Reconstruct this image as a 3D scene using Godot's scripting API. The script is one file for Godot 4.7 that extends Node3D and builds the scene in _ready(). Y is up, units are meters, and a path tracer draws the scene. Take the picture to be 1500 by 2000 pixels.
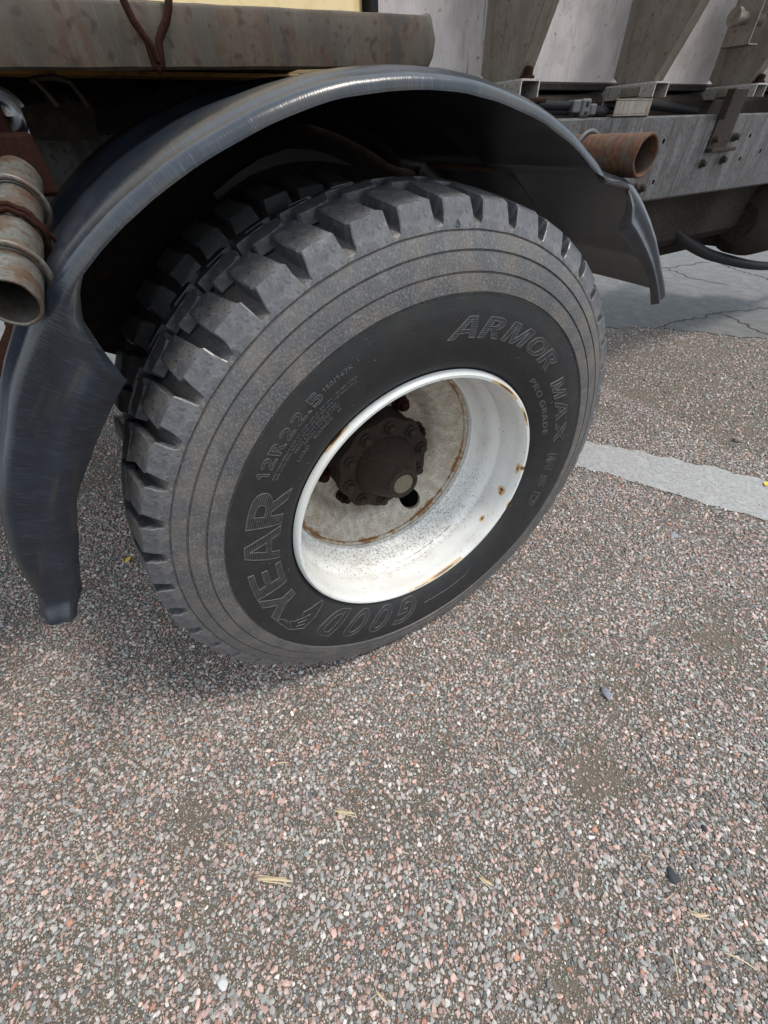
extends Node3D
# A work truck's rear wheel under a black plastic mudguard, parked on loose granite gravel. Overcast daylight, ultra-wide lens.
# World: y up, ground y = 0, wheel axle along z through (0, HUB, *), outer rim flange at z = 0, truck runs along x.

const HUB := 0.515
const GUARD := Vector2(-0.043, -0.013)   # centre of the mudguard's arch, measured from the axle

# ------------------------------------------------------------------ mesh helpers
class MB:
	var st := SurfaceTool.new()
	var group := 0
	var tint := Color.WHITE
	func _init():
		st.begin(Mesh.PRIMITIVE_TRIANGLES)
	func vert(p: Vector3, g: int, uv := Vector2.ZERO, c := Color.WHITE):
		st.set_smooth_group(g); st.set_uv(uv); st.set_color(c * tint); st.add_vertex(p)
	# corners run counter-clockwise seen from outside
	func tri(a: Vector3, b: Vector3, c: Vector3, g := -1):
		vert(a, g); vert(c, g); vert(b, g)
	func quad(a: Vector3, b: Vector3, c: Vector3, d: Vector3, g := -1):
		tri(a, b, c, g); tri(a, c, d, g)
	func quad_uv(p: Array, uv: Array, g: int, col: Array = []):
		for k in [0, 2, 1, 0, 3, 2]:
			vert(p[k], g, uv[k], col[k] if col else Color.WHITE)
	func out_poly(pts: Array, centre: Vector3):
		var m := Vector3.ZERO
		for p in pts: m += p
		m /= pts.size()
		var n: Vector3 = (pts[1] - pts[0]).cross(pts[2] - pts[0])
		if n.dot(m - centre) < 0: pts.reverse()
		for k in range(1, pts.size() - 1): tri(pts[0], pts[k], pts[k + 1])
	func box(c: Vector3, size: Vector3, bev := 0.002, b := Basis.IDENTITY):
		var h := size / 2
		var at = func(s: Vector3, k: int) -> Vector3:
			var v := h - Vector3.ONE * bev
			v[k] = h[k]
			return c + b * (v * s)
		for k in 3:
			var i := (k + 1) % 3
			var j := (k + 2) % 3
			for s in [-1.0, 1.0]:
				var f := []
				for q in [[-1, -1], [1, -1], [1, 1], [-1, 1]]:
					var v := Vector3.ONE; v[k] = s; v[i] = q[0]; v[j] = q[1]
					f.append(at.call(v, k))
				out_poly(f, c)
				for u in [-1.0, 1.0]:
					var f2 := []
					for q in [[k, -1], [k, 1], [i, 1], [i, -1]]:
						var v := Vector3.ONE; v[k] = s; v[i] = u; v[j] = q[1]
						f2.append(at.call(v, q[0]))
					out_poly(f2, c)
		for x in [-1, 1]:
			for y in [-1, 1]:
				for z in [-1, 1]:
					var v := Vector3(x, y, z)
					out_poly([at.call(v, 0), at.call(v, 1), at.call(v, 2)], c)
	# profile of (radius, z) turned about z; a rising radius faces +z
	func lathe(prof: Array, segs: int, crease := 35.0, deform = null, uvw := false, paint = null):
		var n := prof.size()
		var len := 0.0
		var acc := [0.0]
		for i in range(1, n):
			len += prof[i].distance_to(prof[i - 1]); acc.append(len)
		var rings := []
		for i in n:
			var ring := PackedVector3Array()
			for j in segs + 1:
				var a := TAU * (j % segs) / segs
				var p := Vector3(prof[i].x * cos(a), prof[i].x * sin(a), prof[i].y)
				ring.append(deform.call(p, a) if deform != null else p)
			rings.append(ring)
		group += 1
		for i in n - 1:
			if i > 0:
				var d0: Vector2 = prof[i] - prof[i - 1]
				var d1: Vector2 = prof[i + 1] - prof[i]
				if abs(rad_to_deg(d0.angle_to(d1))) > crease: group += 1
			for j in segs:
				var uv := []
				if uvw:
					for q in [[j, i], [j, i + 1], [j + 1, i + 1], [j + 1, i]]:
						uv.append(Vector2(float(q[0]) / segs, acc[q[1]] / len))
				else: uv = [Vector2.ZERO, Vector2.ZERO, Vector2.ZERO, Vector2.ZERO]
				var four := [rings[i][j], rings[i + 1][j], rings[i + 1][j + 1], rings[i][j + 1]]
				quad_uv(four, uv, group, four.map(paint) if paint != null else [])
	func tube(path: Array, r: float, sides := 10, caps := true, radii: Array = []):
		var up := Vector3.UP
		var prev := PackedVector3Array()
		group += 1
		for i in path.size():
			var t: Vector3 = ((path[min(i + 1, path.size() - 1)] - path[max(i - 1, 0)]) as Vector3).normalized()
			if i == 0 and abs(t.dot(up)) > 0.9: up = Vector3.RIGHT
			up = (up - t * up.dot(t)).normalized()
			var side := up.cross(t)
			var ring := PackedVector3Array()
			var rr: float = radii[i] if radii else r
			for k in sides:
				var a := TAU * k / sides
				ring.append(path[i] + (up * cos(a) + side * sin(a)) * rr)
			if i:
				for k in sides:
					var l := (k + 1) % sides
					quad(prev[k], prev[l], ring[l], ring[k], group)
			if caps and (i == 0 or i == path.size() - 1):
				for k in range(1, sides - 1):
					if i: tri(ring[0], ring[k], ring[k + 1])
					else: tri(ring[0], ring[k + 1], ring[k])
			prev = ring
	# a flat outline pushed from h0 to h1; map(point, h) gives the place
	func extrude(poly: PackedVector2Array, h0: float, h1: float, map: Callable):
		if Geometry2D.is_polygon_clockwise(poly): poly.reverse()
		var o: Vector3 = map.call(poly[0], h0)
		var e1: Vector3 = map.call(poly[0] + Vector2(1, 0), h0) - o
		var e2: Vector3 = map.call(poly[0] + Vector2(0, 1), h0) - o
		var e3: Vector3 = map.call(poly[0], h0 + 1) - o
		if e1.cross(e2).dot(e3) < 0:
			var t := h0; h0 = h1; h1 = t
		var ids := Geometry2D.triangulate_polygon(poly)
		for k in range(0, ids.size(), 3):
			var a := poly[ids[k]]; var b := poly[ids[k + 1]]; var c := poly[ids[k + 2]]
			if (b - a).cross(c - a) < 0:
				var t := b; b = c; c = t
			tri(map.call(a, h1), map.call(b, h1), map.call(c, h1))
			tri(map.call(a, h0), map.call(c, h0), map.call(b, h0))
		for k in poly.size():
			var a := poly[k]; var b := poly[(k + 1) % poly.size()]
			quad(map.call(a, h0), map.call(b, h0), map.call(b, h1), map.call(a, h1))
	# a raised rib from a to b on a surface whose outward normal is n
	func rib(a: Vector3, b: Vector3, n: Vector3, w: float, h: float):
		var s := n.cross(b - a).normalized() * w * 0.5
		var up := n * h
		var ext := (b - a).normalized() * w * 0.3
		a -= ext; b += ext
		var t := 0.45
		quad(a - s, b - s, b - s * t + up, a - s * t + up)
		quad(a - s * t + up, b - s * t + up, b + s * t + up, a + s * t + up)
		quad(a + s * t + up, b + s * t + up, b + s, a + s)
		quad(a - s, a - s * t + up, a + s * t + up, a + s)
		quad(b - s, b + s, b + s * t + up, b - s * t + up)
	func done() -> ArrayMesh:
		st.generate_normals()
		return st.commit()

# ------------------------------------------------------------------ scene helpers
var names := {}
func numbered(parent: Node, called: String) -> String:
	var key := str(parent.get_instance_id()) + called
	names[key] = names.get(key, -1) + 1
	return called if names[key] == 0 else "%s_%03d" % [called, names[key]]
func put(called: String, mesh: Mesh, m: Material, parent: Node = self, xf := Transform3D.IDENTITY) -> MeshInstance3D:
	var o := MeshInstance3D.new()
	o.mesh = mesh; o.material_override = m; o.transform = xf
	o.name = numbered(parent, called)
	parent.add_child(o, true)
	return o
func node(called: String, parent: Node = self, at := Vector3.ZERO) -> Node3D:
	var o := Node3D.new()
	o.position = at; o.name = numbered(parent, called)
	parent.add_child(o, true)
	return o
func tag(o: Node, label: String, category := "", group := "", kind := ""):
	if label: o.set_meta("label", label)
	if category: o.set_meta("category", category)
	if group: o.set_meta("group", group)
	if kind: o.set_meta("kind", kind)
func table(t: Array, x: float) -> float:      # piecewise linear, keys falling or rising
	for i in t.size() - 1:
		var a: Vector2 = t[i]; var b: Vector2 = t[i + 1]
		if (x - a.x) * (x - b.x) <= 0 and a.x != b.x: return lerp(a.y, b.y, (x - a.x) / (b.x - a.x))
	return t[0].y if abs(x - t[0].x) < abs(x - t[-1].x) else t[-1].y

# ------------------------------------------------------------------ textures
func bytes(seed: int, freq: float, size: Vector2i, sx := 1, sy := 1, oct := 3) -> PackedByteArray:
	var n := FastNoiseLite.new()
	n.seed = seed; n.frequency = freq; n.fractal_octaves = oct; n.noise_type = FastNoiseLite.TYPE_SIMPLEX_SMOOTH
	var im := n.get_seamless_image(size.x / sx, size.y / sy)
	im.convert(Image.FORMAT_L8)
	if sx > 1 or sy > 1: im.resize(size.x, size.y, Image.INTERPOLATE_CUBIC)
	return im.get_data()
# layers: [noise bytes, from, to, colour (sRGB), strength]
func blend(size: Vector2i, base: Color, layers: Array) -> Image:
	var n := size.x * size.y
	var r := PackedFloat32Array(); var g := PackedFloat32Array(); var b := PackedFloat32Array()
	r.resize(n); g.resize(n); b.resize(n)
	r.fill(base.r); g.fill(base.g); b.fill(base.b)
	for l in layers:
		var lut := PackedFloat32Array()
		for k in 256: lut.append(smoothstep(l[1], l[2], k / 255.0) * l[4])
		var data: PackedByteArray = l[0]
		var cr: float = l[3].r; var cg: float = l[3].g; var cb: float = l[3].b
		for i in n:
			var t := lut[data[i]]
			if t > 0.0:
				r[i] += (cr - r[i]) * t; g[i] += (cg - g[i]) * t; b[i] += (cb - b[i]) * t
	var out := PackedByteArray(); out.resize(n * 3)
	for i in n:
		out[3 * i] = int(clampf(r[i], 0, 1) * 255); out[3 * i + 1] = int(clampf(g[i], 0, 1) * 255); out[3 * i + 2] = int(clampf(b[i], 0, 1) * 255)
	return Image.create_from_data(size.x, size.y, false, Image.FORMAT_RGB8, out)
func pic(im: Image) -> ImageTexture:
	return ImageTexture.create_from_image(im)
func grey(data: PackedByteArray, size: Vector2i) -> Texture2D:
	return pic(Image.create_from_data(size.x, size.y, false, Image.FORMAT_L8, data))
func mat(tex: Texture2D, rough: float, metres := 1.0, metal := 0.0, tri := true) -> StandardMaterial3D:
	var m := StandardMaterial3D.new()
	m.albedo_texture = tex; m.roughness = rough; m.metallic = metal
	if tri:
		m.uv1_triplanar = true; m.uv1_scale = Vector3.ONE / metres
	return m
func plain(c: Color, rough: float, metal := 0.0) -> StandardMaterial3D:
	var m := StandardMaterial3D.new()
	m.albedo_color = c; m.roughness = rough; m.metallic = metal
	return m
func bumpy(m: StandardMaterial3D, data: PackedByteArray, size: Vector2i, strength: float):
	var im := Image.create_from_data(size.x, size.y, false, Image.FORMAT_L8, data)
	im.convert(Image.FORMAT_RGB8)
	im.bump_map_to_normal_map(strength)
	m.normal_enabled = true; m.normal_texture = pic(im); m.normal_scale = 1.0

var M := {}
func materials():
	var s := Vector2i(512, 512)
	var fine := bytes(1, 0.16, s, 1, 1, 3)        # speckle
	var mid := bytes(2, 0.03, s, 1, 1, 4)         # blotches
	var big := bytes(3, 0.009, s, 1, 1, 4)
	var dots := bytes(4, 0.11, s, 1, 1, 1)
	var drip := bytes(5, 0.05, s, 1, 16, 3)       # upright streaks
	var drip2 := bytes(6, 0.02, s, 1, 8, 4)
	var hair := bytes(7, 0.25, s, 1, 24, 2)       # fine upright scratches
	var grain := bytes(8, 0.35, s, 1, 1, 2)
	var scuff := bytes(61, 0.35, s, 1, 12, 2); var scuff2 := bytes(62, 0.45, s, 1, 20, 1); var bands := bytes(63, 0.03, s, 16, 1, 4)
	var spots := bytes(9, 0.05, s, 1, 1, 2)
	# rubber: black where it is clean, grey where road dust sits on the flank and tread
	M.rubber = mat(pic(blend(s, Color(0.150, 0.153, 0.160), [[mid, 0.35, 0.85, Color(0.205, 0.20, 0.195), 0.7], [big, 0.5, 0.85, Color(0.23, 0.22, 0.205), 0.6], [fine, 0.7, 0.95, Color(0.26, 0.255, 0.25), 0.5], [grain, 0.78, 0.95, Color(0.34, 0.34, 0.34), 0.5]])), 0.62, 0.5)
	bumpy(M.rubber, grain, s, 0.6)
	M.dust_rubber = mat(pic(blend(s, Color(0.275, 0.277, 0.285), [[big, 0.3, 0.8, Color(0.42, 0.375, 0.325), 0.6], [fine, 0.35, 0.8, Color(0.41, 0.40, 0.39), 0.5], [mid, 0.5, 0.95, Color(0.46, 0.44, 0.42), 0.55], [hair, 0.72, 0.95, Color(0.52, 0.50, 0.48), 0.35], [fine, 0.6, 0.9, Color(0.58, 0.57, 0.56), 0.6], [grain, 0.7, 0.95, Color(0.66, 0.65, 0.64), 0.6], [grain, 0.3, 0.1, Color(0.22, 0.22, 0.23), 0.6]])), 0.52, 0.4)
	bumpy(M.dust_rubber, fine, s, 0.8)
	M.lettering = mat(pic(blend(s, Color(0.40, 0.40, 0.405), [[mid, 0.45, 0.7, Color(0.29, 0.29, 0.295), 0.7]])), 0.55, 0.3)
	M.faint_lettering = mat(M.rubber.albedo_texture, 0.5, 0.3); M.faint_lettering.albedo_color = Color(1.6, 1.6, 1.6)
	M.tread = mat(pic(blend(s, Color(0.325, 0.328, 0.34), [[big, 0.4, 0.7, Color(0.43, 0.415, 0.395), 0.7], [mid, 0.5, 0.8, Color(0.48, 0.48, 0.495), 0.7], [dots, 0.66, 0.85, Color(0.21, 0.21, 0.22), 0.7], [grain, 0.68, 0.9, Color(0.62, 0.61, 0.60), 0.6]])), 0.38, 0.35)
	bumpy(M.tread, mid, s, 1.2)
	# mudguard plastic: black, chalky, hairline scuffs across it, brown dust in bands
	M.plastic = mat(pic(blend(s, Color(0.090, 0.110, 0.142), [[big, 0.45, 0.75, Color(0.115, 0.138, 0.175), 0.6], [scuff, 0.5, 0.95, Color(0.155, 0.178, 0.215), 0.4], [scuff2, 0.74, 0.92, Color(0.33, 0.36, 0.40), 0.4], [bands, 0.60, 0.85, Color(0.225, 0.20, 0.17), 0.5], [mid, 0.62, 0.85, Color(0.165, 0.19, 0.225), 0.45], [grain, 0.72, 0.9, Color(0.27, 0.29, 0.32), 0.4]])), 0.28, 1.0, 0.0, false)
	bumpy(M.plastic, scuff, s, 0.30)
	M.plastic.metallic_specular = 0.52
	# painted steel gone rusty
	M.beam = mat(pic(blend(s, Color(0.40, 0.375, 0.335), [[drip2, 0.3, 0.8, Color(0.31, 0.295, 0.275), 0.85], [big, 0.35, 0.8, Color(0.41, 0.34, 0.27), 0.7], [drip, 0.5, 0.95, Color(0.36, 0.25, 0.17), 0.6], [mid, 0.52, 0.9, Color(0.35, 0.225, 0.14), 0.8], [spots, 0.66, 0.82, Color(0.24, 0.145, 0.095), 0.8], [big, 0.68, 0.85, Color(0.23, 0.215, 0.20), 0.8], [hair, 0.66, 0.9, Color(0.52, 0.50, 0.46), 0.4], [fine, 0.6, 0.9, Color(0.31, 0.275, 0.24), 0.7], [grain, 0.65, 0.95, Color(0.25, 0.22, 0.19), 0.5]])), 0.6, 0.5, 0.1)
	M.hopper = mat(pic(blend(s, Color(0.63, 0.59, 0.545), [[big, 0.35, 0.8, Color(0.56, 0.515, 0.455), 0.8], [drip, 0.5, 0.95, Color(0.56, 0.525, 0.485), 0.4], [drip2, 0.5, 0.9, Color(0.68, 0.66, 0.645), 0.5], [mid, 0.6, 0.85, Color(0.52, 0.46, 0.39), 0.5], [hair, 0.7, 0.95, Color(0.48, 0.44, 0.40), 0.3], [spots, 0.74, 0.9, Color(0.45, 0.33, 0.23), 0.7], [drip, 0.25, 0.08, Color(0.47, 0.35, 0.25), 0.6], [fine, 0.68, 0.9, Color(0.52, 0.47, 0.41), 0.5], [drip2, 0.25, 0.1, Color(0.50, 0.38, 0.27), 0.5]])), 0.40, 0.6, 0.45)
	bumpy(M.hopper, hair, s, 0.5)
	M.lit_panel = mat(pic(blend(s, Color(0.775, 0.735, 0.72), [[big, 0.35, 0.85, Color(0.68, 0.65, 0.63), 0.8], [drip, 0.5, 0.95, Color(0.68, 0.65, 0.63), 0.5], [mid, 0.55, 0.9, Color(0.66, 0.62, 0.59), 0.5], [drip2, 0.45, 0.9, Color(0.70, 0.68, 0.665), 0.5], [hair, 0.6, 0.95, Color(0.55, 0.50, 0.46), 0.5], [spots, 0.80, 0.92, Color(0.48, 0.38, 0.29), 0.6], [drip, 0.2, 0.05, Color(0.45, 0.41, 0.37), 0.7]])), 0.42, 0.7, 0.2)  # hopper steel in a paler copy, for the side that gets more light
	M.rail = mat(pic(blend(s, Color(0.43, 0.43, 0.435), [[big, 0.4, 0.75, Color(0.35, 0.345, 0.345), 0.8], [drip2, 0.5, 0.9, Color(0.58, 0.58, 0.585), 0.6], [drip, 0.55, 0.9, Color(0.29, 0.25, 0.225), 0.7], [drip2, 0.35, 0.1, Color(0.27, 0.205, 0.165), 0.75], [mid, 0.56, 0.85, Color(0.34, 0.26, 0.205), 0.7], [spots, 0.68, 0.82, Color(0.29, 0.18, 0.115), 0.8], [drip, 0.72, 0.95, Color(0.30, 0.19, 0.125), 0.6], [hair, 0.72, 0.95, Color(0.66, 0.66, 0.67), 0.45], [grain, 0.7, 0.9, Color(0.28, 0.27, 0.27), 0.5]])), 0.5, 0.5, 0.2)
	M.rust = mat(pic(blend(s, Color(0.46, 0.29, 0.17), [[mid, 0.35, 0.7, Color(0.31, 0.18, 0.11), 0.9], [big, 0.55, 0.75, Color(0.36, 0.345, 0.32), 0.8], [fine, 0.55, 0.85, Color(0.58, 0.36, 0.20), 0.6], [drip, 0.6, 0.9, Color(0.27, 0.16, 0.10), 0.6], [grain, 0.7, 0.9, Color(0.2, 0.12, 0.09), 0.6]])), 0.85, 0.2)
	bumpy(M.rust, fine, s, 2.0)
	M.dark_rust = mat(pic(blend(s, Color(0.24, 0.15, 0.11), [[mid, 0.4, 0.7, Color(0.30, 0.18, 0.12), 0.8], [fine, 0.6, 0.85, Color(0.15, 0.10, 0.08), 0.8]])), 0.85, 0.12)
	bumpy(M.dark_rust, fine, s, 2.5)
	M.galvanised = mat(pic(blend(s, Color(0.52, 0.51, 0.48), [[mid, 0.45, 0.7, Color(0.64, 0.63, 0.60), 0.7], [big, 0.5, 0.68, Color(0.46, 0.33, 0.23), 0.75], [spots, 0.66, 0.8, Color(0.36, 0.23, 0.155), 0.8], [hair, 0.6, 0.9, Color(0.44, 0.42, 0.38), 0.5]])), 0.45, 0.16, 0.3)
	M.hub = mat(pic(blend(s, Color(0.135, 0.115, 0.098), [[mid, 0.45, 0.75, Color(0.20, 0.15, 0.115), 0.8], [spots, 0.70, 0.82, Color(0.27, 0.17, 0.11), 0.8], [fine, 0.7, 0.9, Color(0.11, 0.10, 0.10), 0.8], [dots, 0.88, 0.97, Color(0.55, 0.42, 0.25), 0.8]])), 0.7, 0.2)
	bumpy(M.hub, fine, s, 1.6)
	M.cap = mat(pic(blend(s, Color(0.54, 0.51, 0.43), [[mid, 0.45, 0.65, Color(0.36, 0.30, 0.24), 0.85], [fine, 0.5, 0.8, Color(0.62, 0.59, 0.51), 0.6], [spots, 0.6, 0.75, Color(0.25, 0.2, 0.17), 0.7]])), 0.75, 0.08)
	M.underbody = mat(pic(blend(s, Color(0.165, 0.155, 0.145), [[mid, 0.45, 0.75, Color(0.22, 0.185, 0.155), 0.8], [spots, 0.7, 0.85, Color(0.27, 0.19, 0.14), 0.6]])), 0.85, 0.5)
	M.cut_edge = mat(pic(blend(s, Color(0.72, 0.70, 0.68), [[mid, 0.55, 0.8, Color(0.5, 0.42, 0.34), 0.7]])), 0.4, 0.2, 0.4)
	M.cream = mat(pic(blend(s, Color(0.93, 0.83, 0.62), [[mid, 0.5, 0.8, Color(0.87, 0.76, 0.54), 0.5]])), 0.5, 0.5)
	M.yellow = mat(pic(blend(s, Color(0.60, 0.44, 0.20), [[drip2, 0.5, 0.8, Color(0.45, 0.32, 0.16), 0.8]])), 0.6, 0.5)
	M.hose = plain(Color(0.13, 0.13, 0.135), 0.5)
	M.grey_plastic = plain(Color(0.27, 0.27, 0.27), 0.6)
	M.chrome = plain(Color(0.75, 0.76, 0.78), 0.18, 1.0)
	for t in [["hopper", 0.80], ["lit_panel", 0.92], ["beam", 0.66], ["rail", 0.70], ["dust_rubber", 0.95], ["tread", 0.90], ["rubber", 0.76], ["lettering", 0.85], ["galvanised", 0.68], ["rust", 0.74], ["hub", 1.12], ["cap", 0.80], ["cut_edge", 0.85], ["cream", 0.92], ["underbody", 1.0], ["dark_rust", 0.8]]:
		M[t[0]].albedo_color = Color(t[1], t[1], t[1])
	M.dark_rust.albedo_color = Color(0.70, 0.68, 0.70)
	M.beam.albedo_color = Color(0.72, 0.68, 0.62)
	M.hub.metallic_specular = 0.3
	for t in ["underbody", "dark_rust", "hose"]: M[t].metallic_specular = 0.2
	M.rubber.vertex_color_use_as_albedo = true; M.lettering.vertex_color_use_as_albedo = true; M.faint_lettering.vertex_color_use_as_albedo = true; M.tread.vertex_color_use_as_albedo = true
	# ground
	M.dirt = mat(pic(blend(s, Color(0.31, 0.285, 0.245), [[mid, 0.4, 0.75, Color(0.37, 0.34, 0.295), 0.8], [fine, 0.6, 0.8, Color(0.52, 0.475, 0.42), 0.7], [grain, 0.62, 0.8, Color(0.62, 0.57, 0.51), 0.8], [grain, 0.35, 0.2, Color(0.24, 0.21, 0.18), 0.9]])), 0.95, 0.35)
	M.dirt.uv1_world_triplanar = true
	bumpy(M.dirt, grain, s, 3.0)
	M.asphalt = mat(pic(blend(s, Color(0.31, 0.31, 0.308), [[big, 0.35, 0.8, Color(0.37, 0.367, 0.36), 0.8], [mid, 0.5, 0.9, Color(0.27, 0.27, 0.27), 0.6], [fine, 0.62, 0.8, Color(0.50, 0.50, 0.495), 0.6], [grain, 0.66, 0.85, Color(0.64, 0.64, 0.63), 0.7], [grain, 0.32, 0.15, Color(0.20, 0.20, 0.21), 0.8], [dots, 0.8, 0.9, Color(0.22, 0.22, 0.23), 0.7]])), 0.9, 0.8)
	M.asphalt.uv1_world_triplanar = true
	bumpy(M.asphalt, fine, s, 2.0)
	M.strip = mat(pic(blend(s, Color(0.53, 0.527, 0.52), [[mid, 0.4, 0.75, Color(0.43, 0.428, 0.425), 0.8], [big, 0.5, 0.8, Color(0.58, 0.578, 0.57), 0.7], [fine, 0.58, 0.8, Color(0.70, 0.70, 0.70), 0.7], [grain, 0.60, 0.8, Color(0.84, 0.84, 0.83), 0.8], [grain, 0.4, 0.2, Color(0.28, 0.28, 0.285), 0.85]])), 0.9, 0.3)
	M.strip.uv1_world_triplanar = true
	bumpy(M.strip, fine, s, 2.0)
	M.stone = StandardMaterial3D.new()
	M.stone.vertex_color_use_as_albedo = true; M.stone.roughness = 0.85
	M.stone.albedo_texture = pic(blend(Vector2i(256, 256), Color(0.86, 0.86, 0.86), [[bytes(31, 0.2, Vector2i(256, 256)), 0.5, 0.8, Color(1, 1, 1), 0.9], [bytes(32, 0.3, Vector2i(256, 256)), 0.6, 0.85, Color(0.6, 0.6, 0.6), 0.9]]))
	M.stone.uv1_triplanar = true; M.stone.uv1_scale = Vector3.ONE / 0.05
	M.straw = mat(pic(blend(Vector2i(256, 256), Color(0.70, 0.645, 0.54), [[bytes(33, 0.2, Vector2i(256, 256), 1, 8), 0.5, 0.8, Color(0.5, 0.38, 0.22), 0.8]])), 0.7, 0.03)
	M.leaf = plain(Color(0.80, 0.66, 0.10), 0.6)
	M.leaf.backlight_enabled = true; M.leaf.backlight = Color(0.3, 0.25, 0.03)
	M.rim = mat(rim_texture(), 0.38, 1.0, 0.0, false)
	M.inner_rim = mat(pic(blend(s, Color(0.70, 0.69, 0.66), [[mid, 0.5, 0.8, Color(0.45, 0.40, 0.34), 0.7]])), 0.5, 0.3)

# White paint, unrolled: u once round the wheel, v along the profile from the disc's centre to the back of the flange.
func rim_texture() -> Texture2D:
	var w := 2048; var h := 512
	var s := Vector2i(w, h)
	var im := blend(s, Color(0.80, 0.80, 0.785), [[bytes(41, 0.006, s, 1, 1, 4), 0.5, 0.8, Color(0.765, 0.755, 0.73), 0.8], [bytes(42, 0.09, s), 0.72, 0.85, Color(0.70, 0.69, 0.66), 0.5]])
	var rng := RandomNumberGenerator.new(); rng.seed = 5
	var vd := rim_v(6); var vw := rim_v(13); var vf := rim_v(RIM.size() - 5)
	# brownish road film with grain on the disc
	var film := bytes(43, 0.02, s, 1, 1, 4); var grit := bytes(44, 0.16, s, 1, 1, 2)
	for y in int(vw * h):
		for x in w:
			var t := (film[y * w + x] / 255.0) * 0.55 + 0.22
			if grit[y * w + x] > 140: t += 0.2
			im.set_pixel(x, y, im.get_pixel(x, y).lerp(Color(0.525, 0.465, 0.38), clampf(t + 0.06, 0, 0.92)))
	# short dark flecks where the paint has crazed: over the disc, and over the lower barrel
	for k in 42000:
		var u := rng.randf()
		var v := rng.randf() * vf
		var low: float = clampf(1.15 - abs(wrapf(u * 360.0 - 268.0, -180, 180)) / 80.0, 0, 1)
		var chance := 0.30 if v < vw else low * clampf(1.25 - (v - vw) / (vf - vw) * 1.9, 0, 1) + 0.012
		if rng.randf() > chance: continue
		var a := rng.randf() * PI
		var n := rng.randi_range(2, 6)
		var dark := Color(0.27, 0.245, 0.21) if rng.randf() < 0.6 else Color(0.40, 0.35, 0.28)
		var two := rng.randf() < 0.6
		for i in n:
			a += rng.randf_range(-0.5, 0.5)
			var px := posmod(int(u * w + cos(a) * i), w); var py := clampi(int(v * h + sin(a) * i), 0, h - 2)
			im.set_pixel(px, py, im.get_pixel(px, py).lerp(dark, 0.75))
			if two: im.set_pixel(px, py + 1, im.get_pixel(px, py + 1).lerp(dark, 0.6))
	# rust along the weld: a thin line all round, wider in places
	var edge := bytes(45, 0.03, s, 1, 1, 4); var patch := bytes(46, 0.004, s, 1, 1, 3)
	for line in [[rim_v(10), 9.0, 0.20, 0.8], [rim_v(12), 2.2, 0.42, 0.5], [rim_v(14), 2.0, 0.50, 0.35], [rim_v(RIM.size() - 7), 2.6, 0.60, 0.8], [vf + 0.03, 2.0, 0.66, 0.8]]:
		for x in w:
			var y0 := int(line[0] * h)
			for dy in range(-14, 15):
				var y := clampi(y0 + dy, 0, h - 1)
				var t: float = edge[y * w + x] / 255.0 * 0.55 + patch[y0 * w + x] / 255.0 * 0.75 - 0.35 - line[2] - abs(dy) / line[1] * 0.22 + 0.1
				if t > 0: im.set_pixel(x, y, im.get_pixel(x, y).lerp(Color(0.42, 0.25, 0.11) if t > 0.10 else Color(0.60, 0.43, 0.24), clampf(t * 6, 0, 0.9) * line[3]))
	# rust chips, each where it is on this wheel: [degrees, v, length, height]
	for x in range(int(w * 0.735), int(w * 0.85)):      # worn scrape along the ridge of the lower barrel
		for dy in range(-2, 3):
			var y := int((rim_v(17) + 0.004 * sin(x * 0.01)) * h) + dy
			if edge[y * w + x] > 95 + abs(dy) * 25: im.set_pixel(x, y, im.get_pixel(x, y).lerp(Color(0.45, 0.43, 0.36), 0.8))
	for c in [[-3.0, vf - 0.04, 14, 5], [-2.0, vf - 0.01, 6, 14], [-19.0, vf - 0.09, 9, 11], [-21.0, vf - 0.085, 5, 7], [-39.0, vf - 0.10, 9, 6], [-24.0, vf, 12, 5], [-30.0, vf + 0.01, 10, 5],  [-76.0, vf - 0.02, 70, 5], [-90.0, vf - 0.015, 40, 3], [30.0, vf - 0.005, 30, 3], [52.0, vf - 0.005, 50, 3], [128.0, vf + 0.03, 26, 4], [205.0, vf + 0.03, 10, 5], [190.0, vf + 0.035, 14, 4], [-62.0, 0.0, 0, 0]]:
		var cx := int(fposmod(c[0] / 360.0, 1.0) * w); var cy := int(c[1] * h)
		for dy in range(-c[3] - 6, c[3] + 7):
			for dx in range(-c[2] - 6, c[2] + 7):
				var d := Vector2(dx / (c[2] + 0.1), dy / (c[3] + 0.1)).length() + rng.randf() * 0.25
				var px := posmod(cx + dx, w); var py := clampi(cy + dy, 0, h - 1)
				if d < 0.75: im.set_pixel(px, py, im.get_pixel(px, py).lerp(Color(0.28, 0.18, 0.09), 0.9))
				elif d < 1.5: im.set_pixel(px, py, im.get_pixel(px, py).lerp(Color(0.70, 0.50, 0.24), 0.55))
	return pic(im)

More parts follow.
